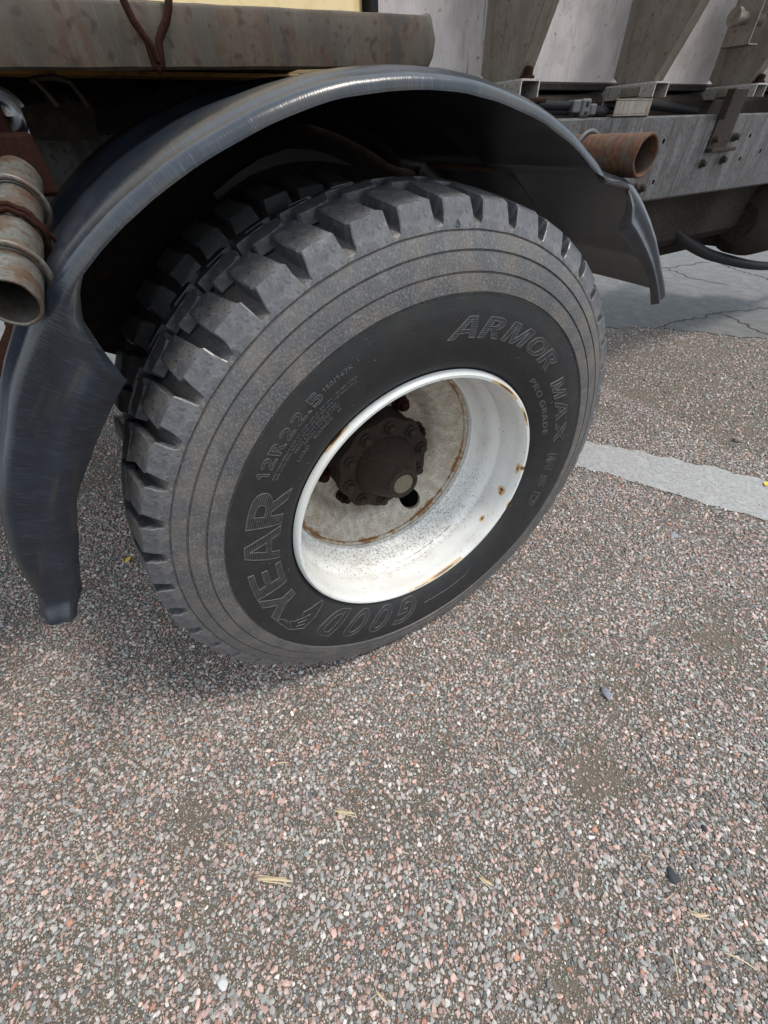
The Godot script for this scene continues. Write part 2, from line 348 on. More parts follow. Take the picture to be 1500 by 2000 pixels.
# rim profile (radius, z) from the centre of the disc outwards: mounting face, dish, weld, well, bead seat, flange, back
const RIM := [Vector2(0.085, -0.252), Vector2(0.165, -0.252), Vector2(0.171, -0.249), Vector2(0.178, -0.238), Vector2(0.186, -0.224), Vector2(0.198, -0.210), Vector2(0.215, -0.198), Vector2(0.232, -0.187), Vector2(0.244, -0.178),
	Vector2(0.2475, -0.176), Vector2(0.2475, -0.172), Vector2(0.250, -0.168), Vector2(0.2525, -0.166), Vector2(0.2535, -0.161), Vector2(0.2540, -0.150), Vector2(0.2575, -0.147), Vector2(0.266, -0.108), Vector2(0.2715, -0.079), Vector2(0.2770, -0.074), Vector2(0.2785, -0.066),
	Vector2(0.2785, -0.040), Vector2(0.2812, -0.033), Vector2(0.2815, -0.012), Vector2(0.2835, 0.004), Vector2(0.2870, 0.0115), Vector2(0.2920, 0.0125), Vector2(0.2965, 0.009), Vector2(0.2988, 0.001), Vector2(0.2965, -0.003), Vector2(0.292, -0.010)]
func rim_v(i: int) -> float:
	var len := 0.0; var part := 0.0
	for k in range(1, RIM.size()):
		len += RIM[k].distance_to(RIM[k - 1])
		if k == i: part = len
	return part / len

# ------------------------------------------------------------------ wheel
const FLANK := [Vector2(0.290, -0.012), Vector2(0.2985, -0.004), Vector2(0.306, 0.006), Vector2(0.318, 0.0135), Vector2(0.335, 0.0205), Vector2(0.355, 0.0260), Vector2(0.378, 0.0290), Vector2(0.400, 0.0300), Vector2(0.4225, 0.0285)]
const FLANK_FINE := [Vector2(0.290, -0.012), Vector2(0.2985, -0.004), Vector2(0.302, 0.001), Vector2(0.306, 0.006), Vector2(0.312, 0.0102), Vector2(0.318, 0.0135), Vector2(0.335, 0.0205), Vector2(0.355, 0.0260), Vector2(0.378, 0.0290), Vector2(0.395, 0.0299), Vector2(0.400, 0.0300), Vector2(0.404, 0.02975), Vector2(0.408, 0.02945), Vector2(0.412, 0.0292), Vector2(0.4155, 0.0290), Vector2(0.419, 0.02875), Vector2(0.4225, 0.0285)]
const BAND := [Vector2(0.4225, 0.0285), Vector2(0.4235, 0.0258), Vector2(0.4250, 0.0258), Vector2(0.4262, 0.0300), Vector2(0.438, 0.0290), Vector2(0.4490, 0.0272), Vector2(0.4497, 0.0240), Vector2(0.4512, 0.0240), Vector2(0.4524, 0.0268), Vector2(0.465, 0.0247), Vector2(0.4752, 0.0220), Vector2(0.4759, 0.0188), Vector2(0.4774, 0.0188), Vector2(0.4786, 0.0213), Vector2(0.490, 0.0174), Vector2(0.4975, 0.0144), Vector2(0.4984, 0.0108), Vector2(0.4998, 0.0106), Vector2(0.5010, 0.0125)]
const GROOVE := [Vector2(0.5010, 0.0125), Vector2(0.5050, 0.0112), Vector2(0.5075, 0.0075), Vector2(0.5105, -0.0020), Vector2(0.5155, -0.0200), Vector2(0.5225, -0.0460), Vector2(0.5275, -0.0780), Vector2(0.5310, -0.1140)]
const CROWN := [Vector2(0.5012, 0.0125), Vector2(0.5050, 0.0117), Vector2(0.5070, 0.0111), Vector2(0.5130, 0.0088), Vector2(0.5230, 0.0045), Vector2(0.5345, -0.0010), Vector2(0.5368, -0.0050), Vector2(0.5420, -0.0350), Vector2(0.5480, -0.0740)]
const FOOT := [Vector2(0.5000, 0.0115), Vector2(0.5036, 0.0104), Vector2(0.5050, 0.0090), Vector2(0.5066, 0.0055), Vector2(0.5090, -0.0020), Vector2(0.5120, -0.0120), Vector2(0.5136, -0.0168), Vector2(0.5182, -0.0385), Vector2(0.5258, -0.0750)]
const LUGS := 48
func flank_z(r: float) -> float:
	for prof in [FLANK, BAND]:
		for i in prof.size() - 1:
			if r >= prof[i].x and r <= prof[i + 1].x: return lerp(prof[i].y, prof[i + 1].y, (r - prof[i].x) / (prof[i + 1].x - prof[i].x))
	return 0.028
func squash(p: Vector3, _a := 0.0) -> Vector3:      # the loaded tyre sits flat on the ground
	if p.y < -HUB: p.y = -HUB + (p.y + HUB) * 0.04
	return p
func mirror_profile(prof: Array) -> Array:
	var out := []
	for i in range(prof.size() - 1, -1, -1): out.append(Vector2(prof[i].x, -0.228 - prof[i].y))
	return out
func polar(r: float, deg: float, z: float) -> Vector3:
	return Vector3(r * cos(deg_to_rad(deg)), r * sin(deg_to_rad(deg)), z)

# one tread block: rows along the tyre's section, each with its left and right edge in degrees
func lug_mesh(rows: Array, turn := 0.0, down := false) -> ArrayMesh:
	# row: [crown (r, z), depth below it, left deg, right deg]
	var m := MB.new()
	var grid := []
	for row in rows:
		var c: Vector2 = row[0]
		var line := []
		var inset: float = 0.22
		var drop: float = min(0.0016, row[1] * 0.3)
		for k in 6:
			var a: float = [row[2] + 0.1, row[2], row[2] - inset, row[3] + inset, row[3], row[3] - 0.1][k]
			var d: float = [row[1], drop, 0.0, 0.0, drop, row[1]][k]
			var foot: Vector2 = row[4] if row.size() > 4 else c - Vector2(row[1], 0)
			var q: Vector2 = c.move_toward(foot, d if k != 0 and k != 5 else 1.0)
			var p := polar(q.x, a + turn, q.y)
			line.append(squash(p) if down else p)
		grid.append(line)
	for i in grid.size() - 1:
		for k in 5:
			var worn_glint: bool = rows.size() > 5 and i == (5 if rows[0][0].x < 0.51 else 2)
			m.tint = Color(1.7, 1.68, 1.65) if worn_glint and k > 0 and k < 4 else (Color(1.35, 1.34, 1.32) if k == 1 or k == 3 else Color.WHITE)  # corners and edges painted lighter: wear plus the highlight along the crease
			m.quad(grid[i][k], grid[i][k + 1], grid[i + 1][k + 1], grid[i + 1][k], (1 if grid.size() > 5 and (i < 5 if rows[0][0].x < 0.51 else i > 2) else 2) if k == 2 else -1)
	var a = grid[0]; var b = grid[-1]
	for k in range(1, 5):
		m.tri(a[0], a[k + 1], a[k]); m.tri(b[0], b[k], b[k + 1])
	return m.done()
func tyre_meshes() -> Dictionary:
	var d := {}
	var sq = func(p: Vector3, _a: float): return squash(p)
	var m := MB.new()
	var film := FastNoiseLite.new(); film.seed = 8; film.frequency = 16.0; film.fractal_octaves = 4
	m.lathe(FLANK_FINE, 320, 40, sq, false, func(p: Vector3) -> Color:      # dust caught in patches below the step, and rust-brown grime by the flange
		var r := Vector2(p.x, p.y).length()
		var n := 0.5 + film.get_noise_3dv(p * 1.6) * 1.1
		var a := clampf(n * 1.5 - (0.4225 - r) / 0.020, 0, 1)
		var b := clampf(n * 1.4 - (r - 0.300) / 0.010, 0, 1)
		return Color(1 + 2.3 * a + 1.4 * b, 1 + 2.1 * a + 0.8 * b, 1 + 1.8 * a + 0.3 * b))
	d.flank = m.done()
	m = MB.new()
	m.lathe(BAND, 160, 28, sq)
	d.band = m.done()
	m = MB.new()
	var whole := GROOVE.duplicate()
	whole.append_array(mirror_profile(GROOVE).slice(1))
	m.lathe(whole, 160, 40, sq)
	m.lathe(mirror_profile(BAND), 96, 40, sq)
	m.lathe(mirror_profile(FLANK), 96, 40, sq)
	d.casing = m.done()
	return d
func shoulder_rows(v: int, flip := false) -> Array:
	var rng := RandomNumberGenerator.new(); rng.seed = 100 + v
	var rows := []
	for i in CROWN.size():
		var c: Vector2 = CROWN[i]
		var t := float(i) / (CROWN.size() - 1)
		var half: float = [3.75, 3.55, 3.12, 2.90, 2.72, 2.55, 2.50, 2.44, 2.05][i]
		var lean := maxf(0.0, i - 5.0) * 0.43
		var depth: float = [0.0004, 0.0012, 0.004, 0.008, 0.012, 0.018, 0.020, 0.020, 0.020][i]
		var j1 := rng.randf_range(-0.16, 0.16); var j2 := rng.randf_range(-0.16, 0.16)
		if i < 2:
			j1 = 0.0; j2 = 0.0
		rows.append([Vector2(c.x + rng.randf_range(-0.0009, 0.0006) * (1.0 if i > 2 else 0.3), c.y + (rng.randf_range(-0.0012, 0.0012) if i > 2 else 0.0)), depth, lean + half + j1, lean - half + j2, FOOT[i]])
	return rows
func centre_rows(v: int) -> Array:
	var rng := RandomNumberGenerator.new(); rng.seed = 200 + v
	var rows := []
	for i in 4:
		var z: float = [-0.0815, -0.0860, -0.1000, -0.1115][i]
		var half: float = [2.0, 2.7, 2.8, 2.2][i]
		rows.append([Vector2(0.5475 + 0.0035 * i / 3.0, z), 0.016, 3.6 + half - i * 0.35 + rng.randf_range(-0.15, 0.15), 3.6 - half - i * 0.35 + rng.randf_range(-0.15, 0.15)])
	return rows
func flip_rows(rows: Array, shift: float) -> Array:     # the same block on the far side of the tread, turned round
	var out := []
	for i in range(rows.size() - 1, -1, -1):
		var r = rows[i]
		out.append([Vector2(r[0].x, -0.228 - r[0].y), r[1], shift - r[3], shift - r[2]])
		if r.size() > 4: out[-1].append(Vector2(r[4].x, -0.228 - r[4].y))
	return out
func make_blocks(parent: Node3D, only_outer := false, m: Material = M.tread):
	var kinds := []
	for v in 8:
		var s := shoulder_rows(v); var c := centre_rows(v)
		kinds.append([s, c, flip_rows(c, 0.0), flip_rows(s, 3.7)])
	var shared := {}
	for i in LUGS:
		for row in ([0] if only_outer else [0, 1, 2, 3]):
			var deg := 4.1 + i * 360.0 / LUGS
			var v: int = (i * 7 + row * 3 + i / 5) % 8
			var low := sin(deg_to_rad(deg)) * 0.552 < -HUB + 0.02
			if low:
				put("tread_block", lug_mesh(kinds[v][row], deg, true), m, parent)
				continue
			var key := "%d/%d" % [v, row]
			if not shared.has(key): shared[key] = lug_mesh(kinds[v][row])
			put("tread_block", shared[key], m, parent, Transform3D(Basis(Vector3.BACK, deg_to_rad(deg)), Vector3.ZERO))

# glyph triangles of a text, scaled to the unit square
func glyphs(text: String, bold := true, square := true) -> PackedVector2Array:
	var tm := TextMesh.new()
	var f := SystemFont.new()
	f.font_names = PackedStringArray(["Droid Sans"]); f.font_weight = 700 if bold else 400
	tm.font = f; tm.text = text; tm.font_size = 64; tm.depth = 0.0; tm.pixel_size = 0.01; tm.curve_step = 1.5
	var arr := tm.get_mesh_arrays()
	var vs: PackedVector3Array = arr[Mesh.ARRAY_VERTEX]
	var ids = arr[Mesh.ARRAY_INDEX]
	var out := PackedVector2Array()
	if ids == null or ids.size() == 0:
		for p in vs: out.append(Vector2(p.x, p.y))
	else:
		for k in ids: out.append(Vector2(vs[k].x, vs[k].y))
	var lo := Vector2(1e9, 1e9); var hi := -lo
	for p in out: lo = lo.min(p); hi = hi.max(p)
	for k in out.size():
		out[k] = (out[k] - lo) / (hi - lo)
	return out
# a letter in outline on the flank, with hatching inside; reads clockwise
func outline_letter(parent: Node3D, ch: String, left: float, right: float, r0: float, r1: float, lean: float, hatch: int, w := 0.0015, h := 0.0011, faint := false):
	var t := glyphs(ch)
	var on = func(p: Vector2) -> Vector3:
		var r: float = lerp(r0, r1, p.y)
		return polar(r, lerp(left, right, p.x) - lean * (p.y - 0.5), flank_z(r))
	var edges := {}
	for k in range(0, t.size(), 3):
		for e in 3:
			var a := t[k + e].snapped(Vector2(1e-4, 1e-4)); var b := t[k + (e + 1) % 3].snapped(Vector2(1e-4, 1e-4))
			var key := [a, b] if (a.x < b.x or (a.x == b.x and a.y < b.y)) else [b, a]
			edges[key] = edges.get(key, 0) + 1
	var m := MB.new()
	var n := Vector3(0, 0, 1)
	for e in edges:
		if edges[e] == 1:
			var cuts := 1 + int(e[0].distance_to(e[1]) / 0.35)
			for q in cuts: m.rib(on.call(e[0].lerp(e[1], float(q) / cuts)), on.call(e[0].lerp(e[1], float(q + 1) / cuts)), n, w, h)
	for k in hatch:
		var y := (k + 0.5) / hatch
		var spans := []
		for q in range(0, t.size(), 3):
			var xs := []
			for e in 3:
				var a := t[q + e]; var b := t[q + (e + 1) % 3]
				if (a.y - y) * (b.y - y) < 0: xs.append(lerp(a.x, b.x, (y - a.y) / (b.y - a.y)))
			if xs.size() == 2: spans.append([min(xs[0], xs[1]), max(xs[0], xs[1])])
		spans.sort_custom(func(p, q2): return p[0] < q2[0])
		var runs := []
		for s in spans:
			if runs and s[0] <= runs[-1][1] + 1e-3: runs[-1][1] = max(runs[-1][1], s[1])
			else: runs.append(s.duplicate())
		for s in runs:
			var cuts := 1 + int((s[1] - s[0]) * abs(left - right) / 3.0)
			for q in cuts: m.rib(on.call(Vector2(lerp(s[0], s[1], float(q) / cuts), y)), on.call(Vector2(lerp(s[0], s[1], float(q + 1) / cuts), y)), n, w * 0.62, h * 0.75)
	m.tint = Color(0.30, 0.30, 0.30)
	for k in range(0, t.size(), 3):
		var a := t[k]; var b := t[k + 1]; var c := t[k + 2]
		if (b - a).cross(c - a) < 0:
			var q := b; b = c; c = q
		var up := Vector3(0, 0, h * 0.45)
		m.tri(on.call(a) + up, on.call(b) + up, on.call(c) + up)
	put("raised_letter", m.done(), M.faint_lettering if faint else M.lettering, parent)
# small solid raised lettering, one mesh a line
func small_line(parent: Node3D, text: String, left: float, right: float, r0: float, r1: float):
	var t := glyphs(text)
	var m := MB.new()
	var on = func(p: Vector2, up: float) -> Vector3:
		var r: float = lerp(r0, r1, p.y)
		return polar(r, lerp(left, right, p.x), flank_z(r) + up)
	for k in range(0, t.size(), 3):
		var a := t[k]; var b := t[k + 1]; var c := t[k + 2]
		if (b - a).cross(c - a) < 0:
			var s := b; b = c; c = s
		m.tri(on.call(a, 0.0008), on.call(b, 0.0008), on.call(c, 0.0008))
		for e in [[a, b], [b, c], [c, a]]:
			m.quad(on.call(e[0], -0.0003), on.call(e[1], -0.0003), on.call(e[1], 0.0008), on.call(e[0], 0.0008))
	put("raised_lettering", m.done(), M.faint_lettering, parent)
func ribs_line(m: MB, pts: Array, w := 0.0014, h := 0.001):
	for k in pts.size() - 1:
		m.rib(polar(pts[k].y, pts[k].x, flank_z(pts[k].y)), polar(pts[k + 1].y, pts[k + 1].x, flank_z(pts[k + 1].y)), Vector3(0, 0, 1), w, h)

func nut_mesh() -> ArrayMesh:                       # washer, hexagon, stud end; along +z
	var m := MB.new()
	m.lathe([Vector2(0.022, 0.0), Vector2(0.022, 0.003), Vector2(0.0185, 0.004)], 18)
	var p := PackedVector2Array()
	for k in 6: p.append(Vector2.from_angle(TAU * k / 6) * 0.0185)
	m.extrude(p, 0.003, 0.022, func(q, h): return Vector3(q.x, q.y, h))
	m.lathe([Vector2(0.0112, 0.020), Vector2(0.0112, 0.033), Vector2(0.009, 0.035), Vector2(0.0001, 0.035)].map(func(v): return v), 14)
	return m.done()
func rim_mesh(holes := true) -> ArrayMesh:
	var m := MB.new()
	m.lathe(RIM.slice(9), 200, 40)
	return m.done()
# the whole rim as one lathe with round hand holes left out of the dish
func rim_full() -> ArrayMesh:
	var st := MB.new()
	var segs := 240
	var acc := [0.0]
	for i in range(1, RIM.size()): acc.append(acc[-1] + RIM[i].distance_to(RIM[i - 1]))
	# finer rows over the dish so that the holes have round edges
	var prof := []; var vv := []
	for i in RIM.size() - 1:
		var parts := 7 if i in [4, 5, 6, 7] else (2 if i == 0 else 1)
		for q in parts:
			prof.append(RIM[i].lerp(RIM[i + 1], float(q) / parts)); vv.append(lerp(acc[i], acc[i + 1], float(q) / parts) / acc[-1])
	prof.append(RIM[-1]); vv.append(1.0)
	var hr := 0.0290
	var hole_r := 0.2060
	var centres := []
	for k in 2: centres.append(deg_to_rad(-61.5 + 180.0 * k))
	# push the vertices near a hole's edge onto the edge, drop the faces inside
	var place = func(i: int, j: int) -> Array:
		var a := TAU * (j % segs) / segs
		var r: float = prof[i].x; var z: float = prof[i].y
		var inside := false
		if r > 0.172 and r < 0.243:
			for c in centres:
				var dv := Vector2(r * cos(a), r * sin(a)) - Vector2(hole_r * cos(c), hole_r * sin(c))
				var d := dv.length()
				if d < hr: inside = true
				if abs(d - hr) < 0.0034 and d > 0.001:
					var q := Vector2(hole_r * cos(c), hole_r * sin(c)) + dv / d * hr
					a = q.angle(); r = q.length()
					z = profile_z(r)
					inside = false
		return [Vector3(r * cos(a), r * sin(a), z), inside]
	var rows := []
	for i in prof.size():
		var row := []
		for j in segs: row.append(place.call(i, j))
		rows.append(row)
	st.group = 1
	for i in prof.size() - 1:
		if i > 0:
			var d0: Vector2 = prof[i] - prof[i - 1]; var d1: Vector2 = prof[i + 1] - prof[i]
			if abs(rad_to_deg(d0.angle_to(d1))) > 38: st.group += 1
		for j in segs:
			var l := (j + 1) % segs
			var four := [rows[i][j], rows[i + 1][j], rows[i + 1][l], rows[i][l]]
			var cut := false
			for f in four: cut = cut or f[1]
			if cut: continue
			st.quad_uv(four.map(func(f): return f[0]), [Vector2(float(j) / segs, vv[i]), Vector2(float(j) / segs, vv[i + 1]), Vector2(float(j + 1) / segs, vv[i + 1]), Vector2(float(j + 1) / segs, vv[i])], st.group)
	# walls of the hand holes: 8 mm plate
	for c in centres:
		st.group += 1
		var o := Vector2(hole_r * cos(c), hole_r * sin(c))
		for k in 36:
			var p: Vector2 = o + Vector2.from_angle(TAU * k / 36) * hr; var q: Vector2 = o + Vector2.from_angle(TAU * (k + 1) / 36) * hr
			var p0 := Vector3(p.x, p.y, profile_z(p.length()) + 0.0003); var q0 := Vector3(q.x, q.y, profile_z(q.length()) + 0.0003)
			var uv := Vector2(fposmod(c / TAU, 1.0), 0.32)
			st.quad_uv([p0, p0 - Vector3(0, 0, 0.009), q0 - Vector3(0, 0, 0.009), q0], [uv, uv, uv, uv], st.group)
	return st.done()
func profile_z(r: float) -> float:
	for i in 8:
		if r >= RIM[i].x and r <= RIM[i + 1].x: return lerp(RIM[i].y, RIM[i + 1].y, (r - RIM[i].x) / (RIM[i + 1].x - RIM[i].x))
	return RIM[8].y

func make_wheel(truck: Node3D):
	var w := node("wheel", truck, Vector3(0, HUB, 0))
	tag(w, "white steel wheel with a rusty hub and a dusty black lugged tyre")
	var d := tyre_meshes()
	put("tyre_casing", d.casing, M.dust_rubber, w)
	put("sidewall", d.flank, M.rubber, w)
	put("shoulder_band", d.band, M.dust_rubber, w)
	make_blocks(w)
	put("rim", rim_full(), M.rim, w)
	# hub: drum, bolted flange, cone, cap
	var m := MB.new()
	m.lathe([Vector2(0.0001, -0.0815), Vector2(0.0285, -0.0815), Vector2(0.030, -0.0795), Vector2(0.036, -0.0790), Vector2(0.0392, -0.0815), Vector2(0.0415, -0.0900), Vector2(0.0500, -0.1020), Vector2(0.0630, -0.1230), Vector2(0.0740, -0.1450), Vector2(0.0810, -0.1600), Vector2(0.0830, -0.1660), Vector2(0.1215, -0.1670), Vector2(0.1245, -0.1700), Vector2(0.1250, -0.1860), Vector2(0.1220, -0.1900), Vector2(0.1200, -0.2000), Vector2(0.1225, -0.2200), Vector2(0.1240, -0.2540)], 72, 30,
		func(p, a): return p * Vector3(1, 1, 1) if Vector2(p.x, p.y).length() < 0.1 else Vector3(p.x, p.y, p.z) * Vector3(1 + 0.035 * cos(10 * (a - deg_to_rad(10))), 1 + 0.035 * cos(10 * (a - deg_to_rad(10))), 1) if p.z > -0.19 else p)
	put("hub", m.done(), M.hub, w)
	m = MB.new()
	m.lathe([Vector2(0.0001, -0.0800), Vector2(0.0200, -0.0802), Vector2(0.0252, -0.0808), Vector2(0.0262, -0.0820)], 36)
	put("hub_cap", m.done(), M.cap, w)
	var bolt := MB.new()
	bolt.lathe([Vector2(0.0001, 0.021), Vector2(0.0060, 0.0205), Vector2(0.0098, 0.018), Vector2(0.0112, 0.014), Vector2(0.0118, 0.008), Vector2(0.0155, 0.0065), Vector2(0.0160, 0.0)], 12, 40)
	var bm := bolt.done()
	for k in 10:
		var a := 10.0 + 36 * k
		put("hub_bolt", bm, M.hub, w, Transform3D(Basis(Vector3.BACK, deg_to_rad(a * 3)), polar(0.1045, a, -0.1675)))
	var nm := nut_mesh()
	for k in 8:
		var a := 51.0 + 45 * k
		put("wheel_nut", nm, M.dark_rust, w, Transform3D(Basis(Vector3.BACK, deg_to_rad(a * 1.7)), polar(0.1429, a, -0.2480)))
	# raised lettering, clockwise round the flank
	for l in [["G", 265.5, 256.5], ["O", 252.0, 243.5], ["O", 239.6, 231.0], ["D", 226.5, 217.5]]:
		outline_letter(w, l[0], l[1], l[2], 0.313, 0.388, 5.0, 0, 0.0014, 0.0011, true)
	m = MB.new()
	ribs_line(m, [Vector2(198.4, 0.393), Vector2(198.2, 0.386), Vector2(200.4, 0.382), Vector2(202.7, 0.381), Vector2(202.9, 0.375), Vector2(204.3, 0.375), Vector2(204.6, 0.367), Vector2(205.6, 0.363), Vector2(204.1, 0.348), Vector2(206.2, 0.334), Vector2(207.7, 0.320), Vector2(210.1, 0.309), Vector2(211.0, 0.314), Vector2(211.0, 0.332), Vector2(211.1, 0.346), Vector2(210.3, 0.375), Vector2(210.2, 0.380), Vector2(206.9, 0.391), Vector2(205.0, 0.396), Vector2(202.1, 0.394), Vector2(199.6, 0.394), Vector2(198.4, 0.393)])
	for l in [[Vector2(205.6, 0.363), Vector2(208.0, 0.345)], [Vector2(206.0, 0.374), Vector2(208.2, 0.359)], [Vector2(206.7, 0.382), Vector2(209.1, 0.369)], [Vector2(200.4, 0.382), Vector2(202.7, 0.387)], [Vector2(202.7, 0.381), Vector2(205.0, 0.389)]]:
		ribs_line(m, l)
	put("raised_emblem", m.done(), M.lettering, w)
	for l in [["Y", 198.4, 185.6], ["E", 185.0, 174.8], ["A", 172.9, 159.9], ["R", 159.0, 146.6]]:
		outline_letter(w, l[0], l[1], l[2], 0.331, 0.394, 0.0, 17)
	for l in [["1", 144.9, 143.5], ["2", 142.3, 139.4], ["R", 138.5, 135.3], ["2", 134.4, 131.6], ["2", 130.4, 127.6], [".", 126.7, 126.0], ["5", 125.2, 122.2]]:
		outline_letter(w, l[0], l[1], l[2], 0.383, 0.386 if l[0] == "." else 0.401, -0.6, 0, 0.0011, 0.001)
	small_line(w, "150/147K", 121.4, 113.4, 0.389, 0.396)
	small_line(w, "LOAD", 138.2, 133.2, 0.3435, 0.3505)
	small_line(w, "RANGE", 130.8, 123.9, 0.3435, 0.3505)
	small_line(w, "H", 121.9, 120.8, 0.3435, 0.3505)
	small_line(w, "MAX LOAD SINGLE 3350 KG (7390 LBS) AT 830 KPA (120 PSI) COLD", 144.6, 113.6, 0.3715, 0.3755)
	small_line(w, "MAX LOAD DUAL 3075 KG (6780 LBS) AT 830 KPA (120 PSI) COLD", 144.4, 114.0, 0.3655, 0.3695)
	small_line(w, "TREAD 5 PLIES STEEL CORD", 136.4, 121.0, 0.3595, 0.3635)
	small_line(w, "SIDEWALL 1 PLY STEEL CORD", 133.6, 120.6, 0.3535, 0.3575)
	for l in [["A", 87.0, 78.2], ["R", 77.3, 70.2], ["M", 68.6, 59.8], ["O", 58.2, 51.0], ["R", 49.8, 43.0]]:
		outline_letter(w, l[0], l[1], l[2], 0.359, 0.392, 2.2, 10)
	for l in [["M", 36.2, 28.4], ["A", 26.6, 18.0], ["X", 16.2, 7.6]]:
		outline_letter(w, l[0], l[1], l[2], 0.357, 0.386, 1.6, 0, 0.0016, 0.0012)
	for l in [["M", 2.2, -5.0], ["S", -8.2, -13.2], ["D", -16.5, -23.0]]:
		outline_letter(w, l[0], l[1], l[2], 0.350, 0.376, 1.2, 0, 0.0014, 0.0012, true)
	small_line(w, "PRO GRADE", 45.2, 13.8, 0.3265, 0.3375)
	m = MB.new()
	ribs_line(m, [Vector2(270.5, 0.351), Vector2(276, 0.3515), Vector2(282, 0.352), Vector2(288, 0.3515), Vector2(294, 0.350), Vector2(297, 0.343)], 0.0012, 0.0008)
	put("raised_line", m.done(), M.lettering, w)
	for a in [126.6, 87.0, 169.0]:                  # small raised triangles at the wear bars
		m = MB.new()
		var p := [Vector2(a - 0.35, 0.5035), Vector2(a + 0.35, 0.5035), Vector2(a, 0.511), Vector2(a - 0.35, 0.5035)]
		for k in 3:
			m.rib(polar(p[k].y, p[k].x, 0.0130 - (p[k].y - 0.501) * 0.30), polar(p[k + 1].y, p[k + 1].x, 0.0130 - (p[k + 1].y - 0.501) * 0.30), Vector3(0.3 * cos(deg_to_rad(a)), 0.3 * sin(deg_to_rad(a)), 0.95), 0.0012, 0.0012)
		put("wear_mark", m.done(), M.lettering, w)
	m = MB.new()
	var rng := RandomNumberGenerator.new(); rng.seed = 44
	for k in 150:                                   # mould hairs left on the rubber
		var a := rng.randf() * 360; var r := rng.randf_range(0.31, 0.418)
		if r > 0.425: continue
		var q := Vector2(a + rng.randf_range(-0.5, 0.5), r + rng.randf_range(-0.004, 0.004))
		m.rib(polar(r, a, flank_z(r)), polar(q.y, q.x, flank_z(q.y) + 0.0012), Vector3(0, 0, 1), 0.0007, 0.0007)
	tag(put("mould_hairs", m.done(), M.lettering, w), "", "", "", "stuff")
	# the inner wheel of the pair, and the pair on the other side
	var inner := node("inner_wheel", truck, Vector3(0, HUB, -0.345))
	tag(inner, "inner tyre of the pair, in the dark behind the white wheel")
	var rm := MB.new()
	rm.lathe([Vector2(0.292, -0.010), Vector2(0.2988, 0.001), Vector2(0.2920, 0.0125), Vector2(0.2835, 0.004), Vector2(0.2785, -0.036), Vector2(0.262, -0.060), Vector2(0.256, -0.228), Vector2(0.29, -0.230)], 96)
	var inner_rim := rm.done()
	put("tyre_casing", d.casing, M.dust_rubber, inner)
	put("sidewall", d.flank, M.rubber, inner)
	put("shoulder_band", d.band, M.dust_rubber, inner)
	put("rim", inner_rim, M.inner_rim, inner)
	make_blocks(inner, true)
	for z in [-2.42, -2.075]:
		var far := node("far_wheel", truck, Vector3(0, HUB, z + 0.228 * 0))
		far.rotation.y = PI
		put("tyre_casing", d.casing, M.rubber, far)
		put("sidewall", d.flank, M.rubber, far)
		put("shoulder_band", d.band, M.rubber, far)
		put("rim", inner_rim, M.inner_rim, far)

# ------------------------------------------------------------------ mudguard
const GUARD_OUT := [Vector2(171, 0.640), Vector2(167, 0.634), Vector2(157, 0.643), Vector2(150, 0.648), Vector2(144, 0.652), Vector2(138, 0.656), Vector2(132, 0.660), Vector2(58, 0.660), Vector2(55.2, 0.672), Vector2(52, 0.690), Vector2(45, 0.702), Vector2(35, 0.718), Vector2(28, 0.738)]
const GUARD_IN := [Vector2(171, 0.600), Vector2(168.2, 0.592), Vector2(166, 0.580), Vector2(157, 0.571), Vector2(150, 0.574), Vector2(144, 0.568), Vector2(138, 0.564), Vector2(133, 0.564), Vector2(131, 0.598), Vector2(129.4, 0.623), Vector2(127.3, 0.637), Vector2(126, 0.6415), Vector2(60, 0.6415), Vector2(57.5, 0.650), Vector2(55.2, 0.664), Vector2(53.3, 0.670), Vector2(50, 0.654), Vector2(48.3, 0.636), Vector2(41, 0.659), Vector2(34, 0.681), Vector2(28, 0.694)]
func guard_section(a: float, depth: float) -> Array:    # (radius, z) from the lip over the crown to the inner edge
	var ro := table(GUARD_OUT, a); var ri := table(GUARD_IN, a)
	var full := clampf((ro - 0.020 - ri) / 0.03, 0, 1)
	var sec := []
	for k in 8:
		var t := k / 7.0
		var r: float = lerp(ri, ro - 0.016, t)
		var bead: float = [-0.010, -0.002, 0.004, 0.0030, 0.0, 0.0, 0.0, 0.0][k] * full
		sec.append(Vector2(r, 0.016 + bead))
	for q in [[-0.011, 0.0150], [-0.0065, 0.0105], [-0.0045, 0.0055], [-0.0040, 0.0015], [-0.0010, -0.0040], [0.0020, -0.0130], [0.0035, -0.0250], [0.0045, -0.0500], [0.0055, -0.1200], [0.0060, -0.2000], [0.0065, -0.2750], [0.0085, -0.2850], [0.0155, -0.2950], [0.0180, -0.3050], [0.0190, -0.3500], [0.0190, -0.4200], [0.0190, -0.5000], [0.0190, -0.5700], [0.0160, -0.5900], [0.0060, -0.6000], [-0.0200, -0.6020], [-0.0550, -0.6000]]:
		sec.append(Vector2(max(ro + q[0], ri + 0.001), q[1] * (depth / 0.6 if q[1] < -0.02 else 1.0)))
	return sec
